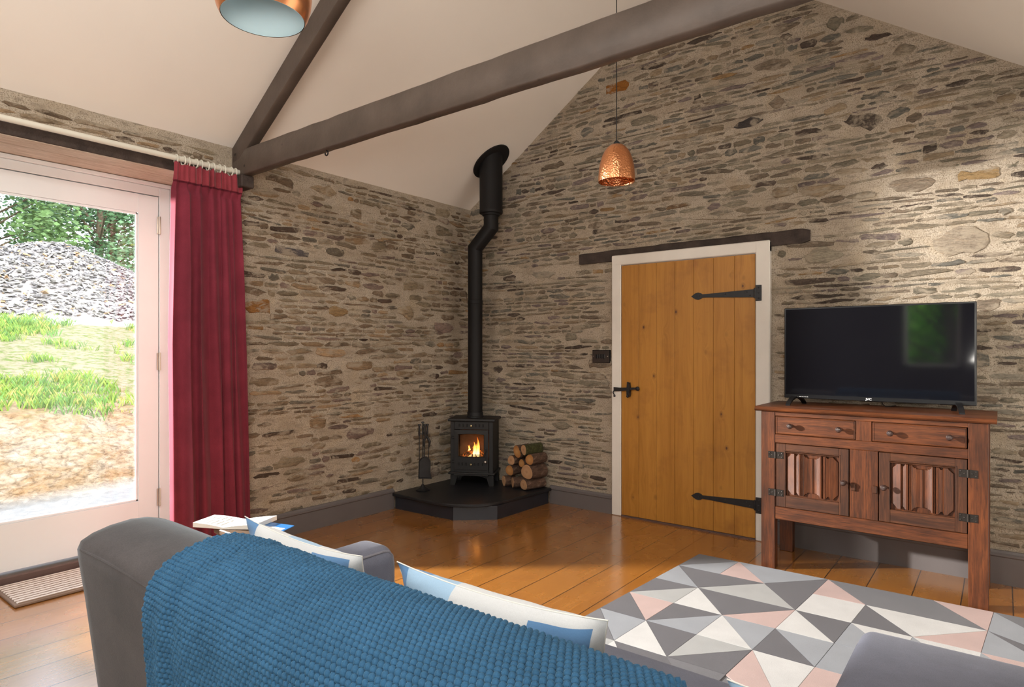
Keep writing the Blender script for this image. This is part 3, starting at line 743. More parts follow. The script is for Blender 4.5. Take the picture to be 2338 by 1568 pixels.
# front face with openings for the door
mb.box(-hw, -hd, .112, -.152, -hd+.016, .555, .003); mb.box(.150, -hd, .112, hw, -hd+.016, .555, .003)
mb.box(-.152, -hd, .482, .150, -hd+.016, .555, .003); mb.box(-.152, -hd, .112, .150, -hd+.016, .139, .002)
L(mb, 'body', M_stove)
mb = MB(); mb.rbox(-hw-.020, -hd-.022, .552, hw+.020, hd+.012, .576, .008, 3); L(mb, 'top_plate', M_stove)
mb = MB(); mb.rbox(-hw-.016, -hd-.020, .098, hw+.016, hd+.01, .116, .006, 3); mb.box(-.15, -hd-.035, .092, .15, -hd-.01, .104, .002); L(mb, 'base_plate', M_stove)
for sx in (-1, 1):
    for sy in (-1, 1):
        m_ = MB(); x = sx*(hw-.022); y = sy*(hd-.022)
        m_.loft([[(x-sx*.045, y-.018, .100), (x+sx*.022, y-.018, .100), (x+sx*.022, y+.018, .100), (x-sx*.045, y+.018, .100)],
                 [(x-sx*.015, y-.014, .0), (x+sx*.026, y-.014, .0), (x+sx*.026, y+.014, .0), (x-sx*.015, y+.014, .0)]])
        L(m_, 'leg', M_stove, smooth=0)
ap = MB(); n = 14
pts = [(-.125,.098)] + [(-.125+.25*k/n, .066+.026*math.sin(PI*k/n)) for k in range(n+1)] + [(.125,.098)]
ap.prism(pts, 'y', -hd+.004, -hd+.012); L(ap, 'apron', M_stove)
# vents above the door
for x in (-.107,-.075,-.040, .035,.068,.101): L(MB().box(x-.006, -hd-.003, .505, x+.006, -hd+.002, .530, .002), 'air_slot', M_flue)
def sknob(x, z, r=.009):
    k = MB(); k.lathe([(.0004,.016),(r*.7,.015),(r,.010),(r*.8,.005),(r*.4,.003),(r*.4,-.004)], (0,0,0), 16, M=Matrix.Translation((x,-hd-.008,z)) @ Matrix.Rotation(PI/2,4,'X'))
    return k
L(sknob(0, .517), 'air_knob', M_brass)
# door
dm = MB(); dx0, dx1, dz0, dz1 = -.150, .148, .140, .480; yb = -hd-.014
def arch(t, amt): return amt*(1-(2*t-1)**2)
gx0, gx1, gz0, gz1 = -.112, .108, .254, .438
nn = 12
outer = []; inner = []
for k in range(nn+1): outer.append((dx0+(dx1-dx0)*k/nn, dz0-.0)); inner.append((gx0+(gx1-gx0)*k/nn, gz0-arch(k/nn,.006)))
for k in range(nn+1): outer.append((dx1, dz0+(dz1-dz0)*k/nn)); inner.append((gx1, gz0+(gz1-gz0)*k/nn))
for k in range(nn+1): outer.append((dx1-(dx1-dx0)*k/nn, dz1)); inner.append((gx1-(gx1-gx0)*k/nn, gz1+arch(k/nn,.006)))
for k in range(nn+1): outer.append((dx0, dz1-(dz1-dz0)*k/nn)); inner.append((gx0, gz1-(gz1-gz0)*k/nn))
mid = [(i[0]*1.05+.0, (i[1]-.346)*1.05+.346) for i in inner]
rr_ = [[(p[0], -hd+.002, p[1]) for p in outer], [(p[0], yb, p[1]) for p in outer], [(p[0], yb-.002, p[1]) for p in mid], [(p[0], yb+.004, p[1]) for p in inner], [(p[0], -hd+.006, p[1]) for p in inner]]
dm.loft(rr_, cap=False)
door_o = L(dm, 'fire_door', M_stove, smooth=40)
gl = MB(); gl.box(gx0-.004, -hd-.004, gz0-.006, gx1+.004, -hd-.001, gz1+.006); L(gl, 'glass', M_stoveglass, door_o)
for x in (-.110,-.080,-.046, .030,.062,.098): L(MB().box(x-.006, yb-.003, .176, x+.006, yb+.001, .200, .002), 'air_slot', M_flue, door_o)
k = sknob(0, .188); k.v = [(a, b2-.012, c3) for a, b2, c3 in k.v]; L(k, 'air_knob', M_brass, door_o)
hm = MB(); hm.tube([(.128,yb-.006,.318),(.132,yb-.018,.306),(.120,yb-.020,.288),(.126,yb-.022,.262),(.134,yb-.024,.240),(.130,yb-.026,.222)], [.005,.006,.005,.005,.005,.004], 8)
hm.tube([(.128,yb+.002,.318),(.128,yb-.010,.318)], .009, 10); L(hm, 'handle', M_stove, door_o)
hm = MB(); hm.lathe([(.0004,-.013),(.008,-.011),(.013,-.003),(.013,.004),(.008,.012),(.0004,.014)], (.127,yb-.028,.213), 16); L(hm, 'handle_ball', M_steel, door_o)
for z in (.208, .415):
    h = MB(); h.tube([(-.168,yb+.004,z-.012),(-.168,yb+.004,z+.012)], .006, 10); h.box(-.168, yb-.001, z-.005, -.135, yb+.006, z+.005, .001)
    h.lathe([(.004,0),(.003,.004),(.0003,.005)], (-.168,yb+.004,z+.012), 8); L(h, 'hinge', M_stove, door_o)
MB().box(-.15, .05, .136, .15, .12, .47, .004).build('fire_brick', M_firebrick, stove, world=False)
gr = MB(); gr.box(-.11, -hd+.022, .236, .11, -hd+.03, .246)
for k in range(20): gr.box(-.11+k*.0114, -hd+.022, .24, -.11+k*.0114+.004, -hd+.028, .268, .001)
L(gr, 'log_guard', M_stove)
mb = MB(); mb.lathe([(.070,.574),(.074,.576),(.074,.586),(.070,.590),(.070,.62),(.066,.62),(.066,.574)], (0,.01,0), 32); L(mb, 'flue_collar', M_stove)
# burning logs and flames inside
def loc2w(x, y, z):
    c_, s_ = math.cos(RZs), math.sin(RZs); return (sc_[0]+x*c_-y*s_, sc_[1]+x*s_+y*c_, HZ+z)
for (a, b2, r) in (((-.10,-.05,.235), (.03,.02,.305), .022), ((.10,-.04,.235), (-.02,.03,.300), .020)):
    o_ = thing('burning_log', 'glowing log burning on the left inside the stove' if a[0] < 0 else 'glowing log burning on the right inside the stove', 'log', loc2w(*a))
    MB().tube([loc2w(*a), loc2w(*b2)], r, 12).build('charred_wood', M_ember, o_)
MB().box(-.13,-.10,.136,.13,.045,.222).build('ash_bed', M_firebrick, stove, world=False)
def flame(x, y, h, w, seed, name_label):
    rng = random.Random(seed); z0 = .232
    o_ = thing('flame', name_label, 'flame', loc2w(x, y, z0), RZs)
    f = MB()
    for k in range(6):
        hh = h*rng.uniform(.45,1); ox = rng.uniform(-w,w)*.5; ww = w*rng.uniform(.22,.42); ph = rng.uniform(0,6)
        path = []; rad = []
        for i in range(11):
            t = i/10; path.append((ox + .010*math.sin(ph+t*5)*t + (0-ox)*t*.3, rng.uniform(-.001,.001), hh*t)); rad.append(max(.0006, ww*(math.sin(PI*min(1,(t*.85+.15)))**.8)*(1-t*.55)))
        f.tube(path, rad, 8)
    f.build('flame_tongue', M_flameL, o_, world=False, smooth=60)
M_flameL = emit('flame_glow', [(0, (1,.42,.10)), (.22, (1,.66,.30)), (.5, (1,.36,.06)), (1, (.6,.10,.01))], 3.0, .0, .17)
flame(.018, -.03, .185, .045, 4, 'tall bright flame at the centre of the stove fire')
flame(-.040, -.02, .130, .032, 9, 'shorter orange flame on the left of the stove fire')
# stove pipe
sp_ = thing('stove_pipe', 'matt black stove pipe rising with an offset to the sloping ceiling', 'stove pipe', (sc_[0]-.005, sc_[1]+.009, HZ+.62))
ux, uy = .470, -.255; lx, ly = sc_[0]-.005, sc_[1]+.009
zt1, zt2 = 2.190, 2.350
def pipe(path, r, n=28): return MB().tube(path, r, n)
def miter(p0, p1, p2, p3, r, n=28):
    """two-mitre offset pipe"""
    m_ = MB(); P = [Vector(p) for p in (p0,p1,p2,p3)]; rings = []
    for i in range(4):
        d0 = (P[i]-P[i-1]).normalized() if i else (P[1]-P[0]).normalized(); d1 = (P[i+1]-P[i]).normalized() if i < 3 else d0
        nrm = (d0+d1).normalized(); side = Vector((ux-lx, uy-ly, 0)).normalized(); b_ = Vector((-side.y, side.x, 0))
        a_ = b_.cross(nrm).normalized(); sc = 1/max(.3, nrm.dot(d0))
        rings.append([tuple(P[i] + r*(math.cos(q)*b_ + math.sin(q)*a_*sc)) for q in [2*PI*k/n for k in range(n)]])
    return m_.loft(rings)
miter((lx,ly,HZ+.60), (lx,ly,zt1), (ux,uy,zt2), (ux,uy,2.50), .0635).build('flue_pipe', M_flue, sp_, smooth=30)
for (x, y, z) in ((lx,ly,1.70),): MB().lathe([(.0635,0),(.0665,.002),(.0665,.03),(.0635,.032)], (x,y,z), 28).build('joint_band', M_flue, sp_)
mb = MB(); mb.lathe([(.064,2.450),(.075,2.452),(.078,2.458),(.078,2.466),(.098,2.470),(.101,2.476),(.101,2.495),(.099,2.50),(.099,3.05),(.09,3.05)], (ux,uy,0), 36); mb.build('insulated_pipe', M_flue, sp_, smooth=30)
# ceiling plate: elliptical disc on slope
th = math.atan(SL); cx_, cy_ = ux, uy
M_ = Matrix.Translation((cx_, cy_, EZ+SL*cx_-.004)) @ Matrix.Rotation(-th, 4, 'Y')
mb = MB()
mb.loft([[tuple(M_ @ Vector((.190*math.cos(q)*s, .150*math.sin(q)*s, z))) for q in [2*PI*k/40 for k in range(40)]] for z, s in ((0,1.0), (-.010,1.0), (-.012,.98), (-.013,.3))])
mb.build('ceiling_plate', M_flue, sp_)

# ------------------------------------------------------------------ fire tools
tx, ty = .146, -.752; ru = Vector((.79,.613,0)); fw = Vector((.613,-.79,0))
def tw(a, f, z): p = Vector((tx,ty,0)) + ru*a + fw*f; return (p.x, p.y, z)
ts = thing('tool_stand', 'black iron fireside tool stand on the hearth left of the stove', 'tool stand', (tx,ty,HZ))
MB().lathe([(.0,HZ+.001),(.058,HZ+.001),(.060,HZ+.006),(.045,HZ+.014),(.022,HZ+.028),(.012,HZ+.045),(.008,HZ+.05)], (tx,ty,0), 24).build('base', M_iron, ts)
MB().tube([(tx,ty,HZ+.04),(tx,ty,.60),(tx,ty,.602),(tx,ty,.62),(tx,ty,.65),(tx,ty,.672),(tx,ty,.685),(tx,ty,.688),(tx,ty,.70)], [.005,.005,.010,.0075,.009,.006,.006,.014,.011], 12).build('pole', M_iron, ts)
MB().tube([tw(-.035,0,.597), tw(.045,0,.597)], .004, 8).tube([tw(.0,-.035,.597), tw(.0,.035,.597)], .004, 8).build('hanger', M_iron, ts)
def handle(a, f, ztop): return MB().tube([tw(a,f,ztop-.10),tw(a,f,ztop-.08),tw(a,f,ztop-.04),tw(a,f,ztop-.012),tw(a,f,ztop-.010),tw(a,f,ztop)], [.006,.010,.007,.009,.014,.013], 12)
pk = thing('fire_poker', 'black iron fire poker hanging leftmost on the tool stand', 'poker', tw(-.028,.012,.40))
handle(-.028,.012,.680).build('handle', M_iron, pk)
MB().tube([tw(-.028,.012,.585), tw(-.027,.012,.30), tw(-.020,.02,.25)], [.0035,.0035,.002], 8).build('shaft', M_iron, pk)
tg = thing('fire_tongs', 'black iron fire tongs with curved claws hanging behind the shovel', 'tongs', tw(.030,-.006,.42))
handle(.036,-.006,.680).build('handle', M_iron, tg)
for s_ in (-1, 1):
    MB().tube([tw(.032,-.008,.58), tw(.030+s_*.012,-.008,.560), tw(.030+s_*.024,-.008,.535), tw(.030+s_*.024,-.008,.515), tw(.030+s_*.017,-.008,.48), tw(.030+s_*.016,-.008,.33)], [.006,.010,.012,.009,.0035,.003], 8).build('arm', M_iron, tg)
sh = thing('fire_shovel', 'black iron hearth shovel hanging on the front of the tool stand', 'shovel', tw(.02,.03,.24))
handle(.022,.028,.682).build('handle', M_iron, sh)
MB().tube([tw(.022,.028,.585), tw(.016,.032,.40)], .0045, 8).build('shaft', M_iron, sh)
bl_ = MB(); pts = []
for k in range(13): q = PI - PI*k/12; pts.append((.022+.049*math.cos(q), .362+.055*math.sin(q)))
pts += [(.069,.30),(.072,.262),(.080,.235),(-.030,.235),(-.031,.262),(-.029,.30)]
rim = lambda s, f: [tw(.022+(p[0]-.022)*s, f, .32+(p[1]-.32)*s) for p in pts]
bl_.loft([rim(.6,.036), rim(.9,.037), rim(.95,.052), rim(1,.052), rim(.98,.033), rim(.6,.032)], wrap=False)
bl_.build('blade', M_iron, sh)

# ------------------------------------------------------------------ firewood
def log(face, r, ax, ln, lab, cutm, barkm=None, squash=1.0, tiltz=0, seed=0, fr_=None):
    rng = np.random.default_rng(seed+100)
    o_ = thing('firewood_log', lab, 'log', face, group='firewood logs stacked beside the stove')
    a = Vector(ax).normalized(); upv = Vector((0,0,1)); s_ = a.cross(upv).normalized(); u_ = s_.cross(a).normalized()
    n = 20; wobv = 1 + .07*rng.normal(size=3)[0]*np.cos(np.arange(n)*2*PI/n*2+rng.uniform(0,6)) + .05*np.cos(np.arange(n)*2*PI/n*3+rng.uniform(0,6))
    def ring(t, k, sc=1):
        c_ = a*t; return [tuple(c_ + (s_*math.cos(q)*r*wobv[i]*sc*squash + u_*math.sin(q)*r*wobv[i]*sc) + Vector((0,0,0))) for i, q in enumerate([2*PI*j/n for j in range(n)])]
    rings = [ring(0.001, 0, 1)]
    m_ = 10
    for k in range(1, m_+1):
        rg = ring(ln*k/m_, k, 1); rg = [tuple(Vector(p)*1 + (Vector(p)-a*(ln*k/m_)).normalized()*float(rng.normal(0, r*.03))) for p in rg]; rings.append(rg)
    MB().loft(rings, cap=True).build('bark', barkm or M_bark, o_, world=False, smooth=60)
    c2 = MB(); c2.loft([ring(-.0015, 0, .2), ring(-.0015, 0, .6), ring(-.0015, 0, .93), ring(.001, 0, .965)], cap=True)
    c2.build('cut_end', cutm, o_, world=False)
A0 = (.12,1,0)
log((.812,-.245,HZ+.046), .045, (.30,1,.0), .205, 'large pale barked log at the bottom right of the firewood stack', M_cut, seed=1)
log((.578,-.215,HZ+.045), .044, (.55,1,0), .10, 'small log at the bottom left of the firewood stack', M_cut, squash=.9, seed=2)
log((.690,-.235,HZ+.048), .046, (.85,1,.05), .13, 'log turned sideways at the bottom middle of the firewood stack', M_cut, seed=3)
log((.632,-.205,HZ+.138), .045, A0, .14, 'orange ringed log second from the bottom at left of the firewood stack', M_cut2, seed=4)
log((.646,-.200,HZ+.225), .041, A0, .14, 'small round pale log third from the bottom at left of the firewood stack', M_cut, seed=5)
log((.838,-.235,HZ+.153), .062, (.10,1,-.02), .195, 'thickest log resting on the large bottom right firewood log', M_cut, seed=6)
log((.858,-.225,HZ+.256), .044, (.08,1,0), .185, 'orange ringed log lying on top of the thickest firewood log', M_cut2, seed=7)
log((.712,-.205,HZ+.305), .046, (.15,1,0), .15, 'dark reddish log near the top left of the firewood stack', M_cut2, seed=8)
log((.800,-.228,HZ+.332), .043, (.30,1,.03), .18, 'moss covered log on top of the firewood stack', M_cut, M_moss, squash=.85, seed=9)
log((.735,-.170,HZ+.205), .034, A0, .12, 'thin dark log wedged in the middle of the firewood stack', M_cut2, seed=10)

# ------------------------------------------------------------------ sideboard
sb = thing('sideboard', 'dark carved oak sideboard with two drawers and two linenfold doors', 'sideboard', (3.36,-.32,0))
YF = -.540; YB = -.085
for (x0, x1) in ((2.811,2.889), (3.817,3.900)):
    MB().box(x0, YF, 0, x1, YF+.06, .934, .003).build('leg', M_oakv, sb)
    MB().box(x0, YB-.06, 0, x1, YB, .934, .003).build('leg', M_oakv, sb)
mb = MB()
tp = [(YF-.030,.950),(YF-.036,.944),(YF-.030,.938),(YF-.018,.934),(YB+.02,.934),(YB+.02,.962),(YF-.012,.962),(YF-.024,.958)]
mb.prism(tp, 'x', 2.782, 3.932); mb.build('top', M_oak, sb, smooth=25)
mb = MB()
mb.box(2.889, YF+.004, .908, 3.817, YF+.03, .934, .001); mb.box(2.889, YF+.004, .749, 3.817, YF+.03, .799, .002)
mb.box(2.889, YF+.004, .297, 3.817, YF+.03, .372, .003)
mb.box(2.889, YF+.012, .297, 2.889+.006, YF+.03, .934)
mb.build('front_rails', M_oak, sb)
mb = MB(); mb.box(3.314, YF+.003, .799, 3.392, YF+.03, .908, .002); mb.box(3.284, YF+.003, .372, 3.423, YF+.03, .749, .003); mb.build('middle_stiles', M_oakv, sb)
mb = MB()
for (x0, x1) in ((2.826,2.840), (3.870,3.886)): mb.box(x0, YF+.055, .297, x1, YB-.055, .934)
mb.box(2.85, YB-.02, .297, 3.86, YB-.008, .93); mb.box(2.84, YF+.04, .300, 3.87, YB-.02, .312)
mb.build('carcass', M_oakd, sb)
def knob(parent, x, z, y, name='knob'):
    k = MB(); k.lathe([(.0004,.052),(.009,.050),(.0145,.043),(.0165,.036),(.0145,.029),(.009,.024),(.006,.020),(.006,.012),(.009,.004),(.009,-.004)], (0,0,0), 20,
                      M=Matrix.Translation((x,y,z)) @ Matrix.Rotation(PI/2,4,'X'))
    return k.build(name, M_knob, parent)
for (x0, x1, ks) in ((2.893,3.311,(2.980,3.236)), (3.395,3.812,(3.482,3.742))):
    mb = MB(); mb.box(x0, YF+.001, .802, x1, YF+.03, .906, .003)
    # bead round the drawer
    for a in ((x0+.006,.806,x1-.006,.809),(x0+.006,.899,x1-.006,.902)): mb.box(a[0], YF-.001, a[1], a[2], YF+.002, a[3], .0008)
    for xx in (x0+.006, x1-.009): mb.box(xx, YF-.001, .806, xx+.003, YF+.002, .902, .0008)
    dr = mb.build('drawer', M_oak, sb)
    for kx in ks: knob(dr, kx, .855, YF)
def linenfold(px0, px1, pz0, pz1):
    """carved folded-cloth relief, heights in metres"""
    n, m = 150, 90; X = np.linspace(0,1,n); Z = np.linspace(0,1,m)
    def prof(s):
        q = min(s, 1-s)
        if q < .02: return 0
        if q < .165: return .005 + .013*(q-.02)/.145
        if q < .175: return .018 - (q-.165)*1.1
        if q < .25: return .007 + .007*((q-.175)/.075)
        if q < .288: return .017
        if q < .297: return .003
        if q < .312: return .017
        if q < .321: return .003
        if q < .340: return .017
        if q < .47: return .015 - .010*math.sin(PI*(q-.34)/.26)
        return .006 + .008*(q-.47)/.03
    def ext(s):
        q = min(s, 1-s)
        if q < .10: return .70 + .24*(q/.10)
        if q < .165: return .955
        if q < .205: return .955 - .10*math.sin(PI*(q-.165)/.04*.5)
        if q < .25: return .855 + .11*math.sin(PI*(q-.205)/.045*.5)
        if q < .345: return .97
        if q < .385: return .97 - .12*math.sin(PI*(q-.345)/.04*.5)
        return .80 + (.05 if q < .41 else 0)
    P = np.zeros((n, m, 3))
    for i, s in enumerate(X):
        h = prof(s); e = ext(s); zt = .5+e/2*.96; zb = .5-e/2*.96
        for j, z in enumerate(Z):
            P[i,j] = (px0+.004+(px1-px0-.008)*s, YF+.016 - (h if zb < z < zt else 0), pz0+(pz1-pz0)*z)
    mb = MB(); grid_mesh(mb, P); return mb
for (x0, x1, px0, px1, kx, lx_, hx0, hx1) in ((2.897,3.280,2.950,3.232,3.258,3.303,2.852,2.938), (3.427,3.813,3.479,3.764,3.452,3.408,3.778,3.858)):
    mb = MB(); y0, y1 = YF+.000, YF+.022; pz0, pz1 = .445, .702; z0, z1 = .375, .746
    mb.box(x0, y0, z0, px0, y1, z1, .002); mb.box(px1, y0, z0, x1, y1, z1, .002)
    mb.box(px0, y0+.0005, z0, px1, y1, pz0, .002, 1); mb.box(px0, y0+.0005, pz1, px1, y1, z1, .002, 1)
    for a in ((px0,pz1-.006,px1,pz1-.002),): mb.box(a[0], y0-.001, a[1], a[2], y0+.004, a[3], .001, 1)
    do = mb.build('door', [M_oakd, M_oakdx], sb)
    bead = MB()
    for a in ((px0-.008,pz0,px0-.003,pz1+.006),(px1+.003,pz0,px1+.008,pz1+.006),(px0-.008,pz1+.003,px1+.008,pz1+.008)): bead.box(a[0], y0-.002, a[1], a[2], y0+.002, a[3], .001)
    bead.build('bead_moulding', M_oakd, do)
    linenfold(px0-.002, px1+.002, pz0-.002, pz1+.002).build('linenfold_panel', M_oakv, do, smooth=30)
    knob(do, kx, .563, YF)
    tb = MB(); tb.box(lx_-.011, YF-.012, .522, lx_+.011, YF+.004, .562, .003); tb.build('turn_latch', M_oakd, do)
    for zc in (.677, .455):
        h = MB(); xm = 2.893 if hx0 < 3 else 3.8155
        h.box(hx0, YF-.003, zc-.020, xm-.003, YF+.001, zc+.020, .001); h.box(xm+.003, YF-.003, zc-.020, hx1, YF+.001, zc+.020, .001)
        h.tube([(xm,YF-.004,zc-.020),(xm,YF-.004,zc+.020)], .0045, 10)
        for sx in (hx0+.008, hx0+.024, hx1-.008, hx1-.024):
            for dz in ((-.011,.011) if (sx in (hx0+.008, hx1-.008)) else (0,)):
                h.lathe([(.004,0),(.003,.002),(.0003,.003)], (0,0,0), 8, M=Matrix.Translation((sx,YF-.003,zc+dz)) @ Matrix.Rotation(PI/2,4,'X'))
        h.build('hinge', M_antique, do)

# ------------------------------------------------------------------ television
tv = thing('television', 'black flat screen television standing on the oak sideboard', 'television', (3.37,-.31,.962))
TX0, TX1, TZ0, TZ1, TY = 2.889, 3.847, 1.003, 1.553, -.335
mb = MB(); mb.box(TX0, TY, TZ0, TX1, TY+.028, TZ1, .003); mb.box(TX0+.12, TY+.028, TZ0+.03, TX1-.12, TY+.062, TZ1-.16, .008); mb.build('housing', M_black, tv)
MB().box(TX0+.010, TY-.0012, TZ0+.024, TX1-.010, TY+.001, TZ1-.009).build('screen', M_screen, tv)
for (fx, sx) in ((2.955, 1), (3.765, 1)):
    f = MB(); path = []; rd = []
    n = 16; rings = []
    for k in range(n+1):
        t = k/n; y = -.425 + .205*t; z = .966 + .046*math.sin(PI*t)**.75; x = fx + (.045*(t-.5) if fx < 3.3 else .045*(.5-t))*1.0
        w_ = .013; h_ = .005 + .006*math.sin(PI*t)
        rings.append([(x-w_,y,z-h_*.7),(x+w_,y,z-h_*.7),(x+w_,y,z+h_*.7),(x-w_,y,z+h_*.7)])
    f.loft(rings); f.build('foot', M_black, tv, smooth=40)
cu = bpy.data.curves.new('logo_text', 'FONT'); cu.body = 'JVC'; cu.size = .0165; cu.extrude = .0003; cu.align_x = 'CENTER'; cu.offset = .0004
to = bpy.data.objects.new('tmp', cu); C.objects.link(to); bpy.context.view_layer.update()
me = bpy.data.meshes.new_from_object(to.evaluated_get(bpy.context.evaluated_depsgraph_get())); bpy.data.objects.remove(to)
M_logo = simple('white_print', (.75,.75,.75), .5, var=0)
me.materials.clear(); me.materials.append(M_logo)
lo_ = bpy.data.objects.new('logo', me); C.objects.link(lo_); lo_.parent = tv
lo_.location = (3.348-3.37, TY-.0012+.31, TZ0+.006-.962); lo_.rotation_euler = (PI/2, 0, 0); lo_.scale = (1.15,1,1)
mk_ = MB()
for x, w_ in ((2.962,.004),(2.973,.016),(2.993,.004),(3.001,.005),(3.010,.006),(3.020,.006)): mk_.box(x, TY-.0012, TZ0+.009, x+w_, TY-.0002, TZ0+.012)
mk_.build('control_marks', M_logo, tv)
MB().tube([(3.40,-.27,1.02),(3.405,-.25,.985),(3.415,-.20,.967),(3.44,-.13,.966),(3.45,-.075,.9655)], .003, 8).build('power_cable', M_cord, tv)

# ------------------------------------------------------------------ pendant lamps (hang from ridge, x = RX)
def pendant(x, y, zr, R, prof, lab, mo, mi_, name='pendant_lamp', inner_lab=None):
    o_ = thing(name, lab, 'pendant lamp', (x,y,zr))
    s = MB(); s.lathe(prof, (x,y,zr), 56); sh_ = s.build('shade', mo, o_, smooth=50)
    s = MB(); s.lathe([(max(.001,r-.0022), z+(.0005 if i < len(prof)-1 else -.002)) for i, (r, z) in enumerate(prof)], (x,y,zr), 56); s.build('shade_lining', mi_, o_, smooth=50)
    zt = zr + prof[-1][1]
    MB().lathe([(.018,zt-.004),(.018,zt+.006),(.010,zt+.016),(.004,zt+.02)], (x,y,0), 20).build('cap', M_cord, o_)
    MB().tube([(x,y,zt+.015), (x,y,RZ-.06)], .0028, 8).build('cord', M_cord, o_)
    MB().lathe([(.0004,RZ-.075),(.04,RZ-.07),(.05,RZ-.04),(.05,RZ-.005)], (x,y,0), 20).build('ceiling_rose', M_cord, o_)
    MB().lathe([(.0004,zt-.10),(.018,zt-.09),(.022,zt-.07),(.016,zt-.045),(.014,zt-.01)], (x,y,0), 20).build('bulb_holder', M_cord, o_)
    return o_
R1 = .105; z1 = 2.270
egg = [(R1,0.0),(.1055,.012),(.1045,.035),(.102,.065),(.098,.095),(.092,.122),(.083,.150),(.071,.175),(.056,.195),(.038,.210),(.018,.217),(.004,.219)]
pendant(2.19, -1.188, z1, R1, egg, 'hammered copper bell pendant lamp hanging in front of the stone gable', M_hammer, M_hammer)
dome = [(.120,0.0),(.130,.018),(.1375,.045),(.141,.075),(.140,.105),(.134,.135),(.122,.163),(.104,.187),(.080,.205),(.05,.217),(.02,.222),(.004,.223)]
pendant(2.19, -3.40, 2.300, .12, dome, 'smooth copper dome pendant lamp with pale blue inside, nearest the camera', M_copperout, M_copin)

# ------------------------------------------------------------------ curtain, pole, rings
PX, PZ = .085, 2.435
rod = thing('curtain_pole', 'cream painted curtain pole above the glazed garden door', 'curtain pole', (PX,-3.6,PZ))
MB().tube([(PX,-4.5,PZ),(PX,-2.285,PZ)], .016, 20).build('pole', M_pole, rod)
for y in (-4.46, -2.40): MB().tube([(-.01,y,PZ),(PX,y,PZ)], .009, 10).build('bracket', M_pole, rod)
MB().lathe([(.0004,-.02),(.012,-.016),(.02,0),(.012,.014),(.012,.02)], (0,0,0), 16, M=Matrix.Translation((PX,-2.27,PZ)) @ Matrix.Rotation(PI/2,4,'X')).build('finial', M_pole, rod)
ring_me = None
for k in range(12):
    y = -2.71 + k*.0365 + (.006 if k % 2 else 0)
    if ring_me is None:
        rb = MB(); nR = 20; rings = []
        for i in range(nR):
            q = 2*PI*i/nR; c_ = Vector((.026*math.cos(q), 0, .026*math.sin(q))); rd_ = c_.normalized()
            rings.append([tuple(c_ + .0042*(math.cos(p)*rd_ + math.sin(p)*Vector((0,1,0)))) for p in [2*PI*j/8 for j in range(8)]])
        rb.loft(rings, wrap=True); o_ = rb.build('curtain_ring', M_pole, None, smooth=60); ring_me = o_
    else:
        o_ = ring_me.copy(); C.objects.link(o_)
    o_.location = (PX, y, PZ-.007); o_.rotation_euler = (0, 0, .12*math.sin(k*2.3))
    tag(o_, 'small cream wooden ring carrying the red curtain on its pole', 'curtain ring', 'cream rings along the curtain pole')
cur = thing('curtain', 'crimson velvet curtain hanging beside the glazed garden door', 'curtain', (.10,-2.49,0))
nu, nv = 320, 110
def curpt(s, t):
    """s 0..1 along width (door side -> corner), t 0 top .. 1 bottom"""
    z = 2.405 - t*2.375
    y0 = -2.728 - .022*min(1,t*2.2) - .008*math.sin(t*5); y1 = -2.315 + .080*t**.8
    y = y0 + (y1-y0)*s
    folds = [(.05,.025,.05),(.20,.090,.055),(.37,.055,.055),(.575,.036,.034),(.665,.020,.022),(.745,.034,.028),(.85,.030,.034),(.96,.030,.030)]
    grow = .35 + .65*min(1, t*3.5)
    x = .055
    for i, (c, a, w_) in enumerate(folds):
        cc = c + .012*math.sin(t*4+i*1.7)*min(1,t*2)
        x += a*(.7+.5*t)*grow*math.exp(-((s-cc)/w_)**2)
    x += .0012*math.sin(s*47 + 2*math.sin(t*3))*grow + .0012*math.sin(s*20+t*13)
    y += .010*math.sin(s*40+1+t*2)*grow
    edge = max(0, (.05-s)/.05); x -= .03*edge*edge
    if t < .045:  # heading puffs
        q = t/.045; x = .062 + .014*abs(math.sin(s*PI*9.5))+.006*math.sin(s*70) + (x-.062)*max(0, q-.6)
    elif t < .075:
        q = (t-.045)/.03; xh = .060 + .012*abs(math.sin(s*PI*9.5)); x = xh*(1-q) + x*q - .010*math.sin(PI*q)
    if t < .02: z += .007*math.sin(s*37)+.004*math.sin(s*90+1)
    return (x + .030, y, z)
S_ = np.linspace(0,1,nu); T_ = np.concatenate([np.linspace(0,.09,22), np.linspace(.09,1,nv-22)[1:]])
P = np.array([[curpt(s, t) for t in T_] for s in S_])
k_ = 21
mb = MB(); grid_mesh(mb, P[:, 10:]); co = mb.build('curtain_drop', M_curtain, cur, smooth=70)
md = co.modifiers.new('thick', 'SOLIDIFY'); md.thickness = .003
mb = MB(); grid_mesh(mb, P[:, :12]); co = mb.build('heading_band', M_curtape, cur, smooth=70)
md = co.modifiers.new('thick', 'SOLIDIFY'); md.thickness = .004

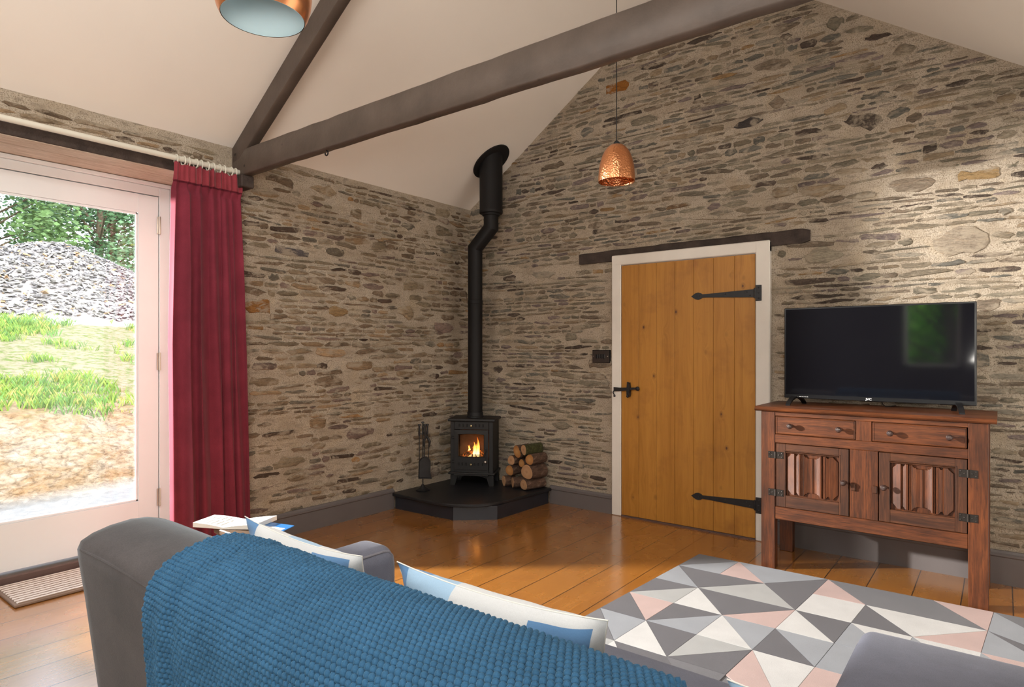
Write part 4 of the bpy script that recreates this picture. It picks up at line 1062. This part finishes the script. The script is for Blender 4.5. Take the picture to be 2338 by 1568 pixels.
# ------------------------------------------------------------------ rug
rug = thing('rug', 'geometric triangle patterned rug in grey, white and pink on floorboards', 'rug', (3.4,-1.8,0))
def RP(i, j): return (2.446+.2455*i-.019*j, -.583-.277*j+.005*i)
dg=(.105,.102,.12); mg=(.15,.15,.17); lb=(.34,.365,.41); lg=(.46,.47,.47); w1=(.72,.72,.715); pk_=(.62,.44,.41)
tris = [([(0,0),(1,0),(0,1)],mg),([(0,1),(1,0),(1,1)],lb),([(1,0),(2,1),(1,1)],pk_),([(0,1),(1,1),(2,1),(1,2)],dg),([(1,0),(3,0),(2,1)],lb),
 ([(0,1),(1,2),(0,2)],lb),([(0,2),(1,2),(0,3)],dg),([(0,3),(1,2),(1,3)],lg),([(0,3),(1,3),(1,4)],pk_),([(0,3),(1,4),(0,4)],dg),([(0,4),(1,4),(1,5)],lb),([(0,4),(1,5),(0,5)],mg),
 ([(1,2),(2,3),(1,3)],w1),([(1,3),(2,3),(1,4)],dg),([(1,2),(2,1),(3,2)],lg),([(1,2),(3,2),(2,3)],dg),([(2,1),(3,0),(3,1),(3,2)],dg),([(3,0),(4,1),(3,1)],pk_),
 ([(3,1),(4,1),(4,2),(3,2)],w1),([(3,0),(5,0),(6,1),(4,1)],mg),([(5,0),(6,0),(6,1)],pk_),([(6,0),(8,2),(6,1)],lb),([(6,0),(8,0),(8,2)],mg),
 ([(4,1),(6,1),(5,2)],w1),([(4,1),(5,2),(4,2)],dg),([(6,1),(6,2),(5,2)],pk_),([(6,1),(8,2),(7,2)],dg),([(6,1),(7,2),(6,2)],lb),
 ([(3,2),(4,2),(4,3)],dg),([(4,2),(5,3),(4,3)],lb),([(4,2),(5,2),(5,3)],w1),([(2,3),(3,2),(3,3)],pk_),([(3,2),(4,3),(3,3)],w1),([(2,3),(3,3),(3,4)],lb),([(3,3),(4,4),(3,4)],dg),([(3,3),(4,3),(4,4)],lb),
 ([(1,4),(2,3),(2,4)],lb),([(1,4),(2,4),(2,5)],dg),([(1,4),(2,5),(1,5)],w1),([(2,3),(3,4),(2,4)],w1),([(2,4),(3,4),(2,5)],lg),([(3,4),(3,5),(2,5)],dg),
 ([(3,4),(4,5.4),(4,5.6),(3,5)],pk_),([(3,4),(4,4),(4,5.4)],w1),([(4,4),(5,4),(4,5)],pk_),([(4,3),(5,3),(5,4),(4,4)],lb)]
top = MB(); ZR = .014
for poly, c in tris:
    # subdivide slightly to let neighbours be inset (carved lines)
    P2 = [RP(*p) for p in poly]; cx2 = sum(p[0] for p in P2)/len(P2); cy2 = sum(p[1] for p in P2)/len(P2)
    ins = [(cx2+(p[0]-cx2)*.985, cy2+(p[1]-cy2)*.985) for p in P2]; n = len(P2)
    vs = [(x,y,ZR-.0035) for x, y in P2] + [(x,y,ZR) for x, y in ins]
    cs_ = tuple(min(1, k*1.0) for k in c)
    top.add(vs, [tuple(range(n,2*n))] + [(i,(i+1)%n,n+(i+1)%n,n+i) for i in range(n)], 0, [cs_]*(n+1))
rngr = random.Random(5); pal = [dg,mg,lb,lg,w1,pk_]
done = set()
for j in range(0, 9):
    for i in range(0, 8):
        if (i < 4 and j < 5) or j < 1 or (i < 6 and j < 2): continue
        if i == 4 and j < 5: continue
        if i in (6,7) and j < 2: continue
        for tri in (((i,j),(i+1,j),(i+1,j+1)), ((i,j),(i+1,j+1),(i,j+1))):
            P2 = [RP(*p) for p in tri]; c = rngr.choice(pal)
            if j == 5 and i in (3,): continue
            top.add([(x,y,ZR-.0005) for x, y in P2], [(0,1,2)], 0, [c])
top.build('pile', M_rug, rug, smooth=0)
bs_ = MB(); bs_.col = mg; bs_.prism([RP(0,0), RP(8,0), RP(8,9), RP(0,9)], 'z', .0008, ZR-.0036); bs_.build('backing', M_rug, rug, smooth=0)

# door mat
dmt = thing('door_mat', 'ribbed coir doormat with brown edge in front of the glazed door', 'door mat', (-.15,-3.1,0))
MB().box(-.335, -3.475, .002, .045, -2.78, .016, .003).build('binding', M_matedge, dmt)
MB().box(-.325, -3.460, .012, .033, -2.79, .021, .003).build('coir_pile', M_mat, dmt)

# ------------------------------------------------------------------ sofa
sofa = thing('sofa', 'grey fabric corner sofa with low arm and chaise seen from behind', 'sofa', (3.1,-3.2,0))
def backprof(sc=1.0, lift=0.0):
    # (y,z) loop of backrest section
    return [(-3.775,.10),(-3.800,.30),(-3.826,.50),(-3.848,.68),(-3.862,.775),(-3.864,.800),(-3.856,.818),(-3.830,.832),(-3.79,.843),(-3.74,.849),(-3.70,.846),(-3.665,.836),(-3.640,.818),(-3.625,.79),(-3.61,.74),(-3.59,.60),(-3.575,.44),(-3.57,.10)]
prof = backprof(); cyb, czb = -3.71, .45
xs_ = [2.080,2.082,2.088,2.10,2.12,2.15,2.20,2.4,2.7,3.0,3.3,3.6,3.9,4.2,4.29,4.325,4.335]
rings = []
for x in xs_:
    e = min(x-2.080, 4.335-x); r_ = .05; q = 0 if e >= r_ else (1-math.sqrt(max(0, 1-(1-e/r_)**2)))
    rings.append([(x, y+(cyb-y)*q*.30, z+((czb-z)*q*.07 if z > .5 else 0) + .004*math.sin(x*9)*(z > .8)) for (y, z) in prof])
mb = MB(); mb.loft(rings); bk = mb.build('backrest', M_velvetgrey, sofa, smooth=60)
# seam piping along rear top edge
MB().tube([(x, -3.8615, .800+.004*math.sin(x*9)) for x in np.linspace(2.14,4.29,60)], .0030, 8).build('seam', M_velvetgrey, bk)
mb = MB(); mb.rbox(2.090, -3.60, .08, 2.268, -2.925, .612, .055, 6); arm_o = mb.build('armrest', M_seatgrey, sofa, smooth=60)
MB().tube([(2.253,y,.597) for y in np.linspace(-3.55,-2.985,20)] + [(2.253,-2.962,.592),(2.253,-2.946,.575),(2.253,-2.9405,.55),(2.253,-2.9405,.45),(2.253,-2.9405,.20)], .0045, 8).build('piping', M_piping, arm_o)
mb = MB(); mb.box(2.27, -3.60, .09, 4.33, -2.83, .27, .01); mb.box(3.61, -2.84, .09, 4.33, -2.26, .27, .01); mb.build('seat_base', M_seatgrey, sofa)
def cush(x0, x1, y0, y1, z0, z1, r, crown=.018):
    mb = MB()
    def fn(p):
        q = np.array(p); u_ = (q[0]-x0)/(x1-x0)*2-1; v_ = (q[1]-y0)/(y1-y0)*2-1
        if q[2] > (z0+z1)/2: q[2] += crown*(1-u_*u_)*(1-v_*v_)
        return q
    mb.rbox(x0, y0, z0, x1, y1, z1, r, 5, fn=fn, extra=10); return mb
cush(2.272, 2.935, -3.57, -2.805, .27, .445, .035).build('seat_cushion', M_seatgrey, sofa, smooth=60)
cush(2.938, 3.602, -3.57, -2.805, .27, .445, .035).build('seat_cushion', M_seatgrey, sofa, smooth=60)
co = cush(3.606, 4.325, -3.57, -2.225, .27, .445, .045, .022).build('chaise_cushion', M_seatgrey, sofa, smooth=60)
MB().tube([(3.609,y,.408) for y in np.linspace(-3.50,-2.30,30)] + [(3.614,-2.265,.408),(3.63,-2.238,.408),(3.66,-2.228,.408)] + [(x,-2.228,.408) for x in np.linspace(3.7,4.30,20)], .0045, 8).build('piping', M_seatgrey, co)
for (x, y) in ((2.15,-3.70),(2.15,-3.0),(4.25,-3.70),(4.25,-2.35),(3.68,-2.35)): MB().tube([(x,y,.015 if y > -3.07 and x > 2.3 else 0),(x,y,.10)], [.018,.025], 12).build('foot', M_tablewood, sofa)

# knitted throw over the back
thr = thing('throw_blanket', 'chunky knitted blue throw draped over the back of the sofa', 'blanket', (3.1,-3.75,.85))
path = [(-3.842,.10),(-3.866,.30),(-3.880,.50),(-3.892,.68),(-3.893,.775),(-3.886,.815),(-3.866,.843),(-3.832,.862),(-3.79,.873),(-3.74,.879),(-3.70,.876),(-3.662,.864),(-3.632,.838),(-3.612,.79),(-3.598,.72),(-3.580,.60),(-3.565,.50)]
pp = np.array(path); sl = np.concatenate([[0], np.cumsum(np.linalg.norm(np.diff(pp, axis=0), axis=1))])
tot = sl[-1]; nb = 720; na = 540
ts_ = np.linspace(0, tot, nb)
# smooth path by dense resample + moving average
py = np.interp(ts_, sl, pp[:,0]); pz = np.interp(ts_, sl, pp[:,1])
kk = np.ones(33)/33
pyp = np.pad(py, 16, mode='edge'); pzp = np.pad(pz, 16, mode='edge'); py = np.convolve(pyp, kk, 'valid'); pz = np.convolve(pzp, kk, 'valid')
ty_ = np.gradient(py); tz_ = np.gradient(pz); ll = np.hypot(ty_, tz_); ny_, nz_ = -tz_/ll, ty_/ll   # outward normal
A_ = np.linspace(0, 1, na); AA, TT = np.meshgrid(A_, ts_, indexing='ij')
x0t = 2.585 + .02*np.sin(TT*5) - .03*np.clip(TT-.75, 0, 1); x1t = 3.615 + .015*np.sin(TT*7+1)
XX = x0t + (x1t-x0t)*AA
cell = .0120; rowh = .0098
row = np.floor(TT/rowh); uoff = XX/cell + .5*(row % 2)
du = (uoff-np.floor(uoff))-.5; dv = (TT/rowh-row)-.5
jit = .35*(vnoise(np.floor(uoff), row, 5)-.5)
H = np.clip(1-((du*1.05)**2*4 + (dv*1.0+ .55*du)**2*4), 0, 1)**.75
foldm = .016*np.exp(-((XX-2.665-.02*np.sin(TT*3))/.028)**2) - .008*np.exp(-((XX-2.715)/.02)**2) + .010*np.exp(-((XX-2.80+.03*TT)/.04)**2) + .008*fbm(XX*4, TT*2.2, 2, 3)
down = np.clip((.80-TT)/.5, 0, 1)
edge = np.clip((XX-x0t)/.012, 0, 1)*np.clip((x1t-XX)/.012, 0, 1)
hgt = .0078*H*(1+jit)*edge + foldm*(.25+.75*down) - .010*(1-edge)
PT = np.zeros((na, nb, 3)); PT[...,0] = XX; PT[...,1] = py[None,:] + ny_[None,:]*(hgt) ; PT[...,2] = pz[None,:] + nz_[None,:]*hgt
if ny_[10] > 0: PT[...,1] = py[None,:] - ny_[None,:]*hgt; PT[...,2] = pz[None,:] - nz_[None,:]*hgt
mb = MB(); grid_mesh(mb, PT); to_ = mb.build('knitted_cloth', M_wool, thr, smooth=180)
md = to_.modifiers.new('thick', 'SOLIDIFY'); md.thickness = .006; md.offset = 0

# pillows
def pillow(name_lab, c, w, h, thick, rot, colfn, seed, group=None):
    o_ = thing('cushion', name_lab, 'cushion', c, group=group); o_.rotation_euler = rot
    n = 44; U_ = np.linspace(-1,1,n); mb = MB(); rng = np.random.default_rng(seed)
    for side in (1, -1):
        P = np.zeros((n,n,3)); cols = np.zeros((n-1,n-1,3))
        for i, u_ in enumerate(U_):
            for j, v_ in enumerate(U_):
                pin = 1 - .11*(1-v_*v_)**1.0*abs(u_)**3; pin2 = 1 - .11*(1-u_*u_)*abs(v_)**3
                t = thick*((1-abs(u_)**2.6)*(1-abs(v_)**2.2))**.62
                t *= 1 + .12*float(fbm(np.array(u_*2.2+seed), np.array(v_*2.2), 2, seed))
                wr_ = .006*math.sin(14*u_*v_+seed)*abs(u_*v_)*(1-max(abs(u_),abs(v_))**8)
                P[i,j] = (u_*w/2*pin, side*(t+wr_ if t > 0 else 0), v_*h/2*pin2)
        for i in range(n-1):
            for j in range(n-1): cols[i,j] = colfn((U_[i]+U_[i+1])/2, (U_[j]+U_[j+1])/2, side)
        grid_mesh(mb, P, cols=cols)
    mb.build('cushion_cover', M_attrfab, o_, world=False, smooth=80)
    e = MB(); e.tube([(u_*w/2*(1-.11*(1-v_*v_)*abs(u_)**3), 0, v_*h/2*(1-.11*(1-u_*u_)*abs(v_)**3)) for (u_, v_) in
                      [(-1+2*k/20,1) for k in range(21)] + [(1,1-2*k/20) for k in range(1,21)] + [(1-2*k/20,-1) for k in range(1,21)] + [(-1,-1+2*k/20) for k in range(1,20)]], .0014, 6)
    e.col = None; e.build('seam', M_paper, o_, world=False); return o_
WH=(.60,.63,.655); GB=(.47,.46,.47); BL=(.11,.24,.45); PB=(.33,.50,.68)
def pat1(u_, v_, side):
    if u_ < -.72 and v_ > .45: return BL
    if .28 < u_ < .84 and v_ < .96: return PB if side > 0 else BL
    if -.2 < u_ < .28 and v_ > .3: return PB if side > 0 else WH
    return WH if v_ > .55 or u_ > .8 else GB
def pat2(u_, v_, side):
    if u_ < -.62 and v_ > .30: return BL if side > 0 or u_ < -.86 else PB
    if -.62 < u_ < -.36 and v_ > .80: return PB
    if .40 < u_ < .90 and v_ < .93: return BL
    if v_ > .72 or u_ > .90: return WH
    return GB
def pat3(u_, v_, side):
    return PB if v_ > .2 and u_ < .3 else (BL if v_ < -.2 and u_ > 0 else WH)
pillow('white and blue patchwork cushion lying in the sofa corner by the low arm', (2.505,-3.445,.640), .55, .37, .070, (math.radians(14),0,math.radians(-2)), pat1, 2)
pillow('white and blue patchwork cushion leaning against the sofa back middle', (3.135,-3.42,.642), .53, .37, .075, (math.radians(15),0,math.radians(2)), pat2, 5)
pillow('pale blue cushion partly seen at the right end of the sofa', (3.80,-3.34,.612), .42, .31, .06, (math.radians(20),0,math.radians(4)), pat3, 8)

# side table behind the sofa arm, with magazines
TZ_ = .485
st_ = thing('side_table', 'small dark side table beyond the sofa arm under the magazines', 'table', (1.22,-2.93,0))
MB().box(1.10, -3.0, TZ_-.025, 1.34, -2.86, TZ_, .004).build('table_top', M_tablewood, st_)
for sx in (1.12, 1.32):
    for sy in (-2.98, -2.88): MB().box(sx-.012, sy-.012, 0, sx+.012, sy+.012, TZ_-.025, .003).build('leg', M_tablewood, st_)
mg_ = thing('magazine', 'open white printed magazine lying on the side table by the curtain', 'magazine', (1.15,-2.94,TZ_))
# corners L,T,R,Bm from survey
Lc = Vector((1.036,-3.063)); Tc = Vector((.981,-2.934)); Rc = Vector((1.230,-2.761)); Bc = Vector((1.292,-2.915))
def mpage(u_, v_):  # u along spine-crossing, v along spine
    a = Lc.lerp(Bc, u_); b_ = Tc.lerp(Rc, u_); return a.lerp(b_, v_)
for half, (ua, ub) in enumerate(((0,.5),(.5,1))):
    n = 14; P = np.zeros((n,6,3)); P2 = np.zeros((n,6,3))
    for i in range(n):
        u_ = ua+(ub-ua)*i/(n-1); q = abs(u_-.5)*2; z = TZ_+.008+.012*math.sin(min(1,q*1.3)*PI*.5)+ (.006*q*q)
        for j in range(6):
            p = mpage(u_, j/5); P[i,j] = (p.x, p.y, z); P2[i,j] = (p.x, p.y, TZ_+.001+.004*q)
    m_ = MB(); grid_mesh(m_, P); grid_mesh(m_, P2, flip=True)
    for (E1, E2) in ((P[:,0],P2[:,0]),(P[:,-1],P2[:,-1]),(P[0],P2[0]),(P[-1],P2[-1])): grid_mesh(m_, np.stack([E1,E2]))
    m_.build('page_block', M_paper, mg_, smooth=30)
    tx_ = MB()
    for r_ in range(5):
        u0 = ua + (ub-ua)*(.16+.15*r_)
        for (va, vb) in ((.12,.50),(.56,.88 if r_ < 4 else .7)):
            q = abs(u0-.5)*2; z = TZ_+.0088+.012*math.sin(min(1,q*1.3)*PI*.5)+.006*q*q
            c4 = [mpage(u0, va), mpage(u0+.018, va), mpage(u0+.018, vb), mpage(u0, vb)]
            tx_.add([(p.x,p.y,z+.0006) for p in c4], [(0,1,2,3)])
    tx_.build('printed_lines', M_ink, mg_, smooth=0)
bk_ = thing('brochure', 'blue covered brochure sticking out beneath the white magazine', 'brochure', (1.33,-2.83,TZ_))
z = TZ_+.0005
q4 = [(1.20,-2.90),(1.23,-2.80),(1.376,-2.762),(1.425,-2.87)]
MB().prism(q4, 'z', z, z+.0035).build('cover', M_blueprint, bk_, smooth=0)
MB().prism([(1.30,-2.865),(1.31,-2.835),(1.385,-2.815),(1.40,-2.85)], 'z', z+.0035, z+.004).build('white_panel', M_paper, bk_, smooth=0)

# ------------------------------------------------------------------ outdoors
def ground(x, y):
    u_ = -x
    b_ = 2.75 + .25*fbm(y*.9, y*0+1, 3, 4)*1.2 + .03*np.sin(y*3)
    s = np.clip((u_-b_)/.85, 0, 1); rise = .74*s**.75
    slope = np.clip(u_-3.6, 0, 7)*.185 + np.clip(u_-10.6, 0, 4)*.10 + np.clip(u_-14.6, 0, 30)*.12
    return -.06 + rise + slope + .05*fbm(x*1.5, y*1.5, 4, 2)*np.clip((u_-2.6)*2, 0, 1)*1.6 + .22*fbm(x*2.6, y*2.2, 4, 8)*np.clip((u_-2.7)*3, 0, 1)*np.clip((5.0-u_), 0, 1)
xs2 = np.concatenate([np.arange(-.5, -5.2, -.035), np.arange(-5.2, -30, -.35)]); ys2 = np.concatenate([np.arange(-14,-4.5,.5), np.arange(-4.5,3.5,.05), np.arange(3.5,22,.5)])
XG, YG = np.meshgrid(xs2, ys2, indexing='ij'); ZG = ground(XG, YG)
P = np.stack([XG, YG, ZG], axis=-1)
mb = MB(); grid_mesh(mb, P); mb.box(-30, -14, -1.2, -.5, 22, -1.0)
mb.build('ground', M_rock, kind='structure', smooth=60)
mb = MB(); mb.box(-2, -24, -.6, 12, -7.3, -.12); mb.build('terrain', M_rock, kind='structure')
# heap of slate waste
hp = thing('slate_heap', 'tall mound of grey slate waste outside beyond the grass', 'heap', (-12.6,.3,2.2))
def heapz(x, y):
    d = ((x+12.9)/2.3)**2 + ((y-.35)/1.9)**2; e = ((x+13.5)/2.3)**2 + ((y-3.2)/2.6)**2; f = ((x+13.2)/2.2)**2 + ((y+2.6)/2.8)**2; g_ = ((x+10.9)/1.1)**2 + ((y+1.1)/1.3)**2
    return 1.22*np.exp(-d*1.1) + .66*np.exp(-e) + .42*np.exp(-f) + .45*np.exp(-g_) - .10
xs3 = np.arange(-9.2,-17.5,-.10); ys3 = np.arange(-6.5,8,.10); XG, YG = np.meshgrid(xs3, ys3, indexing='ij')
ZG = ground(XG,YG)+heapz(XG,YG)+.10*fbm(XG*4,YG*4,3,6)
mb = MB(); grid_mesh(mb, np.stack([XG,YG,ZG],-1)); mb.build('mound', M_heap, hp, smooth=60)
fl = MB(); rng = np.random.default_rng(44)
for k in range(15000):
    x = rng.uniform(-16,-9.6); y = rng.uniform(-4.5,5.5); hz_ = float(heapz(x,y))
    if hz_ < .06: continue
    z = float(ground(np.array(x),np.array(y))) + hz_ + rng.uniform(-.01,.04)
    s = rng.uniform(.02,.07); a = rng.uniform(0,2*PI); tl = rng.normal(0,.35,2)
    ex = np.array([math.cos(a), math.sin(a), tl[0]])*s; ey = np.array([-math.sin(a), math.cos(a), tl[1]])*s*rng.uniform(.4,.8); c_ = np.array([x,y,z])
    up_ = np.array([0,0,rng.uniform(.008,.03)])
    q = [c_-ex-ey, c_+ex-ey*.6, c_+ex*.8+ey, c_-ex*.7+ey]; q2 = [p+up_ for p in q]
    g_ = rng.uniform(.13,.46); col = (g_*1.0, g_*.98, g_*rng.uniform(.9,1.05)) if rng.random() > .05 else (.45,.30,.17)
    fl.add(q+q2, [(4,5,6,7),(0,1,5,4),(1,2,6,5),(2,3,7,6),(3,0,4,7)], 0, [col]*5)
fo = fl.build('slate_shards', M_flake, hp, smooth=0); fo['kind'] = 'stuff'
# grass
gr_ = MB(); rng = np.random.default_rng(9)
for k in range(15000):
    x = -rng.uniform(3.55, 10.8); y = rng.uniform(-3.6, 3.2)
    dens = float(fbm(np.array(x*.9), np.array(y*.9), 3, 31)) + .5
    band = math.exp(-((x+4.3)/.9)**2)*.30 + (.10 if x < -8 else 0)
    if dens + band*.7 < .525 + rng.uniform(-.05,.08): continue
    z = float(ground(np.array(x), np.array(y)))-.01; hb = rng.uniform(.05,.14)*(1.4 if dens > .62 else 1)
    g_ = rng.uniform(.7,1.3); col = (.22*g_, .36*g_, .055*g_) if rng.random() < .6 else (.12*g_, .27*g_, .06*g_)
    if rng.random() < .12: col = (.45,.42,.12)
    for j in range(5):
        a = rng.uniform(0,2*PI); b2 = rng.uniform(0,2*PI); lx2 = math.cos(a)*hb*.5; ly2 = math.sin(a)*hb*.5; wx = math.cos(b2)*.006; wy = math.sin(b2)*.006
        bx, by = x+rng.uniform(-.04,.04), y+rng.uniform(-.04,.04)
        gr_.add([(bx-wx,by-wy,z),(bx+wx,by+wy,z),(bx+wx*.6+lx2*.4,by+wy*.6+ly2*.4,z+hb*.6),(bx+lx2,by+ly2,z+hb)], [(0,1,2),(0,2,3)], 0, [col]*2)
gr_.build('grass', M_grass, smooth=0, label='bright green rough grass growing on the bank outside', cat='grass', kind='stuff')
# boulder at foot of heap
bo = MB(); bo.rbox(-10.2,-1.75,1.98,-9.8,-1.25,2.25,.12,4); bo.build('boulder', M_heap, smooth=60, label='grey boulder at the foot of the slate heap outside', cat='boulder')
# trees
def tree(x, y, h, R, lab, seed, nleaf=9500, ls=.19, hue=(.10,.19,.05)):
    rng = np.random.default_rng(seed); z0 = float(ground(np.array(float(x)), np.array(float(y)))) if x < 0 else -.12
    o_ = thing('tree', lab, 'tree', (x,y,z0), group=None)
    t = MB(); t.tube([(x,y,z0-.2),(x+.1,y,z0+h*.3),(x,y+.1,z0+h*.6),(x,y,z0+h*.85)], [.16,.12,.08,.03], 10)
    cl = []
    for k in range(26):
        a = rng.uniform(0,2*PI); rr2 = R*math.sqrt(rng.uniform(0,1)); zz = rng.uniform(.12,1)
        rr2 *= math.sin(PI*min(.95, zz*.8+.15)); c_ = np.array([x+rr2*math.cos(a), y+rr2*math.sin(a), z0+h*zz]); cl.append((c_, R*rng.uniform(.22,.42)))
        t.tube([(x,y,z0+h*max(.08,zz*.55)), tuple(c_)], [.035,.01], 6)
    t.build('trunk', M_trunk, o_)
    lf = MB()
    for k in range(nleaf):
        c_, r_ = cl[rng.integers(len(cl))]; d = rng.normal(0,1,3); d /= np.linalg.norm(d); p = c_ + d*r_*rng.uniform(.3,1.05)**.6
        n_ = d + rng.normal(0,.5,3); n_ /= np.linalg.norm(n_); a_ = np.cross(n_, [0,0,1.]); a_ /= (np.linalg.norm(a_)+1e-6); b_ = np.cross(n_, a_)
        s = ls*rng.uniform(.5,1.1); g_ = rng.uniform(.6,1.5)
        q = [p-a_*s*.5, p+b_*s*.28, p+a_*s*.5, p-b_*s*.28]
        lf.add(q, [(0,1,2,3)], 0, [(hue[0]*g_, hue[1]*g_, hue[2]*g_)])
    lf.build('foliage', M_leaf, o_, smooth=0); return o_
tree(-18.5, .2, 6.0, 2.6, 'leafy green tree standing behind the left of the slate heap', 1, hue=(.13,.24,.08))
tree(-19.5, 3.6, 6.4, 2.7, 'leafy green tree standing behind the peak of the slate heap', 2, hue=(.10,.21,.10))
tree(-18.5, 7.2, 5.6, 2.6, 'yellow green tree standing behind the right of the slate heap', 3, hue=(.20,.28,.06))
tree(-23.5, 5.4, 8.0, 3.0, 'tall tree farthest away behind the others', 4, hue=(.11,.22,.09))
tree(-23.5, 1.0, 8.0, 3.2, 'dark green tree in the far left corner of the garden view', 6, hue=(.08,.18,.08))
tree(3.1, -11.0, 4.6, 2.2, 'green tree outside the rear window, mirrored in the television', 5, 9000, ls=.30, hue=(.42,.80,.10))

# ------------------------------------------------------------------ light
def aim(o, target):
    o.rotation_euler = (Vector(target)-o.location).to_track_quat('-Z','Y').to_euler()
def lamp(name, kind, loc, energy, col, **k):
    l = bpy.data.lights.new(name, kind); l.energy = energy; l.color = col
    for a, v_ in k.items(): setattr(l, a, v_)
    o_ = bpy.data.objects.new(name, l); C.objects.link(o_); o_.location = loc; return o_
sun = lamp('sun', 'SUN', (0,0,10), 2.7, (1,.95,.87), angle=.01); aim(sun, Vector((0,0,10))+Vector((-.62,-.22,-.72)))
key = lamp('low_key_spot', 'SPOT', (-2.4,-4.8,2.05), 4300, (1,.96,.91), spot_size=math.radians(58), spot_blend=.28, shadow_soft_size=.11); aim(key, (3.2,-.7,1.35))  # spotlight added outside the glazed door to throw the low beam
side_fill = lamp('side_fill_light', 'AREA', (4.32,-5.4,1.75), 95, (1,.95,.87), shape='RECTANGLE', size=1.3, size_y=1.5); aim(side_fill, (2.0,-4.4,3.7))  # fill lamp added by the right wall, which has no window
rear_fill = lamp('rear_fill_light', 'AREA', (1.3,-6.3,2.95), 38, (1,.95,.88), shape='RECTANGLE', size=1.4, size_y=1.2); aim(rear_fill, (1.4,0,1.4))  # fill lamp added high at the rear, the roof there is unbroken
rl = lamp('roof_fill_light', 'AREA', (3.40-.06,-4.15,EZ+SL*(W-3.40)-.085), 32, (1,.97,.93), shape='RECTANGLE', size=.50, size_y=.72)  # overhead fill lamp, added under the slope inside the made-up frame
rl.rotation_euler = (0, math.atan(SL), 0)
p1 = lamp('door_portal', 'AREA', (XF-.14,-3.35,1.2), 1, (1,1,1), shape='RECTANGLE', size=1.8, size_y=2.3); p1.rotation_euler = (PI/2,0,-PI/2); p1.data.cycles.is_portal = True
w = bpy.data.worlds.new('sky'); bpy.context.scene.world = w; w.use_nodes = True; nt = w.node_tree
sky = nt.nodes.new('ShaderNodeTexSky'); sky.sky_type = 'NISHITA'; sky.sun_disc = False; sky.sun_elevation = math.radians(42); sky.sun_rotation = math.radians(120); sky.altitude = 50; sky.air_density = 1.2; sky.dust_density = 2.5
mx = nt.nodes.new('ShaderNodeMix'); mx.data_type = 'RGBA'; mx.inputs[0].default_value = .45; mx.inputs[7].default_value = (9,9.4,10,1)
nt.links.new(sky.outputs[0], mx.inputs[6]); bg = nt.nodes['Background']; nt.links.new(mx.outputs[2], bg.inputs[0]); bg.inputs[1].default_value = .40

# ------------------------------------------------------------------ camera
cd = bpy.data.cameras.new('camera'); cam = bpy.data.objects.new('camera', cd); C.objects.link(cam)
F, YAW, Y0 = 1441.5, .660265, 797.57
cd.sensor_fit = 'HORIZONTAL'; cd.sensor_width = 36; cd.lens = F*36/2338; cd.shift_y = (Y0-784)/2338
cd.clip_start = .05; cd.clip_end = 200
cam.location = (3.9523,-4.4448,1.30); cam.rotation_euler = (PI/2, 0, YAW)
s = bpy.context.scene; s.camera = cam
s.view_settings.view_transform = 'Standard'; s.view_settings.look = 'None'; s.view_settings.gamma = 1; s.view_settings.use_curve_mapping = False
s.view_settings.exposure = 0.42
s.cycles.max_bounces = 7; s.cycles.diffuse_bounces = 4; s.cycles.glossy_bounces = 3; s.cycles.transparent_max_bounces = 12; s.cycles.transmission_bounces = 3
s.cycles.sample_clamp_indirect = 6; s.cycles.caustics_reflective = False; s.cycles.caustics_refractive = False
s.cycles.use_denoising = True; s.cycles.use_adaptive_sampling = True; s.cycles.adaptive_threshold = .02
